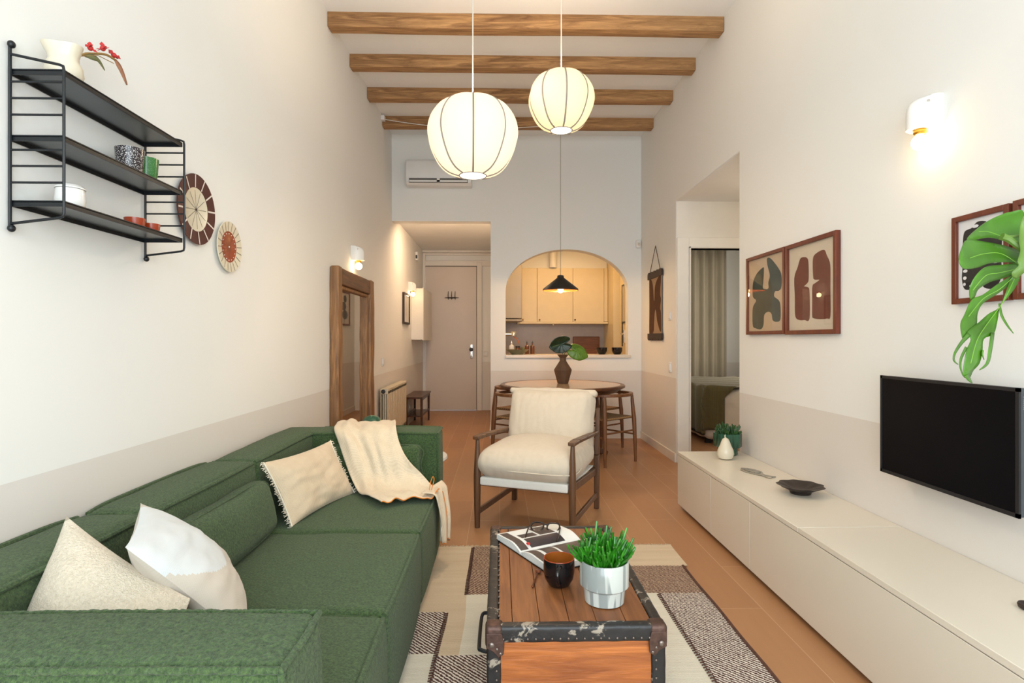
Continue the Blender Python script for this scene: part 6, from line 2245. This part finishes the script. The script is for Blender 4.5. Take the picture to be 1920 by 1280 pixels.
bowlcup('black round cup on the ledge before the chopping board', 1.262, 6.97)
bowlcup('black round cup at the right end of the ledge', 1.452, 6.97)
t = thing('chopping_board', 'brown wooden chopping board leaning behind the black cups', 'chopping board', (1.39, 8.9, 0.9))
b = MB(); b.rbox((1.37, 8.93, 1.075), (0.42, 0.03, 0.34), 0.012, (12, 2, 10)); b.build('board', M['board'], t)

# ================================================================== BEDROOM
t = thing('bed', 'bed with white linen seen through the bedroom doorway', 'bed', (3.1, 7.3, 0))
b = MB(); b.box(2.32, 4.0, 6.45, 8.5, 0.1, 0.30); b.build('base', M['gap'], t, bevel=0.01)
b = MB(); b.rbox((3.15, 7.45, 0.44), (1.66, 2.05, 0.30), 0.09, (20, 24, 4), (0, 0, 0.03), nz=softn(0.01, 4, 2)); b.build('mattress', M['bed_white'], t, angle=180)
for x, y in ((2.42, 6.52), (3.9, 6.52), (2.42, 8.4), (3.9, 8.4)):
    b = MB(); b.box(x - 0.03, x + 0.03, y - 0.03, y + 0.03, 0, 0.1); b.build('leg', M['gap'], t, smooth=False)
b = MB()
def dnz(g, q):
    k = max(0.0, min(1.0, (0.52 - g.z - 0.34) / 0.3 + 0.3))
    low = 1.0 if q.z < 0.12 else 0.0
    return Vector((0.012 * math.sin(g.y * 19) * low, 0.022 * math.sin(g.x * 21 + g.z * 3) * low - 0.03 * low * (0.2 - g.z), 0.014 * fbm(g, 4, 3)))
b.rbox((3.18, 7.45, 0.33), (1.68, 2.10, 0.58), 0.10, (70, 60, 14), (0, 0, 0.03), nz=dnz); b.build('duvet', M['bed_white'], t, angle=180)
t = thing('knitted_blanket', 'olive green knitted blanket draped over the left side of the bed', 'blanket', (2.5, 7.1, 0.2))
b = MB()
def ob_(u, v2):
    sy = -0.46 + 1.96 * v2
    hi = 0.24 + 0.75 * max(0.0, min(1.0, (sy + 0.1) / 0.6))
    sx = -0.5 + (hi + 0.5) * u
    sy = max(sy, -0.46)
    X = 2.325 + max(sx, 0)
    Y = 6.37 + max(sy, 0)
    drop = max(0, -sx, -sy)
    z = 0.665 - min(drop, 0.60) - (0.03 if drop > 0.02 else 0)
    wv = 0.018 * math.sin(sy * 22 + 1) if sx < 0 else 0
    wy = 0.018 * math.sin(sx * 26) if sy < 0 else 0
    return (X - 0.02 + wv, Y - 0.02 + wy, z + 0.014 * math.sin(sy * 16 + sx * 9) * (1 if drop == 0 else 0.2))
b.grid(ob_, 50, 60); b.build('cloth', M['olive'], t, angle=180, solid=0.015)
t = thing('curtain', 'tall grey curtain behind the bed in the bedroom', 'curtain', (2.8, 8.95, 0.02))
b = MB()
b.grid(lambda u, v2: (2.55 + 1.08 * u, 8.95 + 0.035 * math.sin(u * 46) + 0.01 * math.sin(u * 17 + v2 * 2), 0.03 + 2.61 * v2), 140, 10); b.build('cloth', M['curtain'], t, angle=180, solid=0.004)
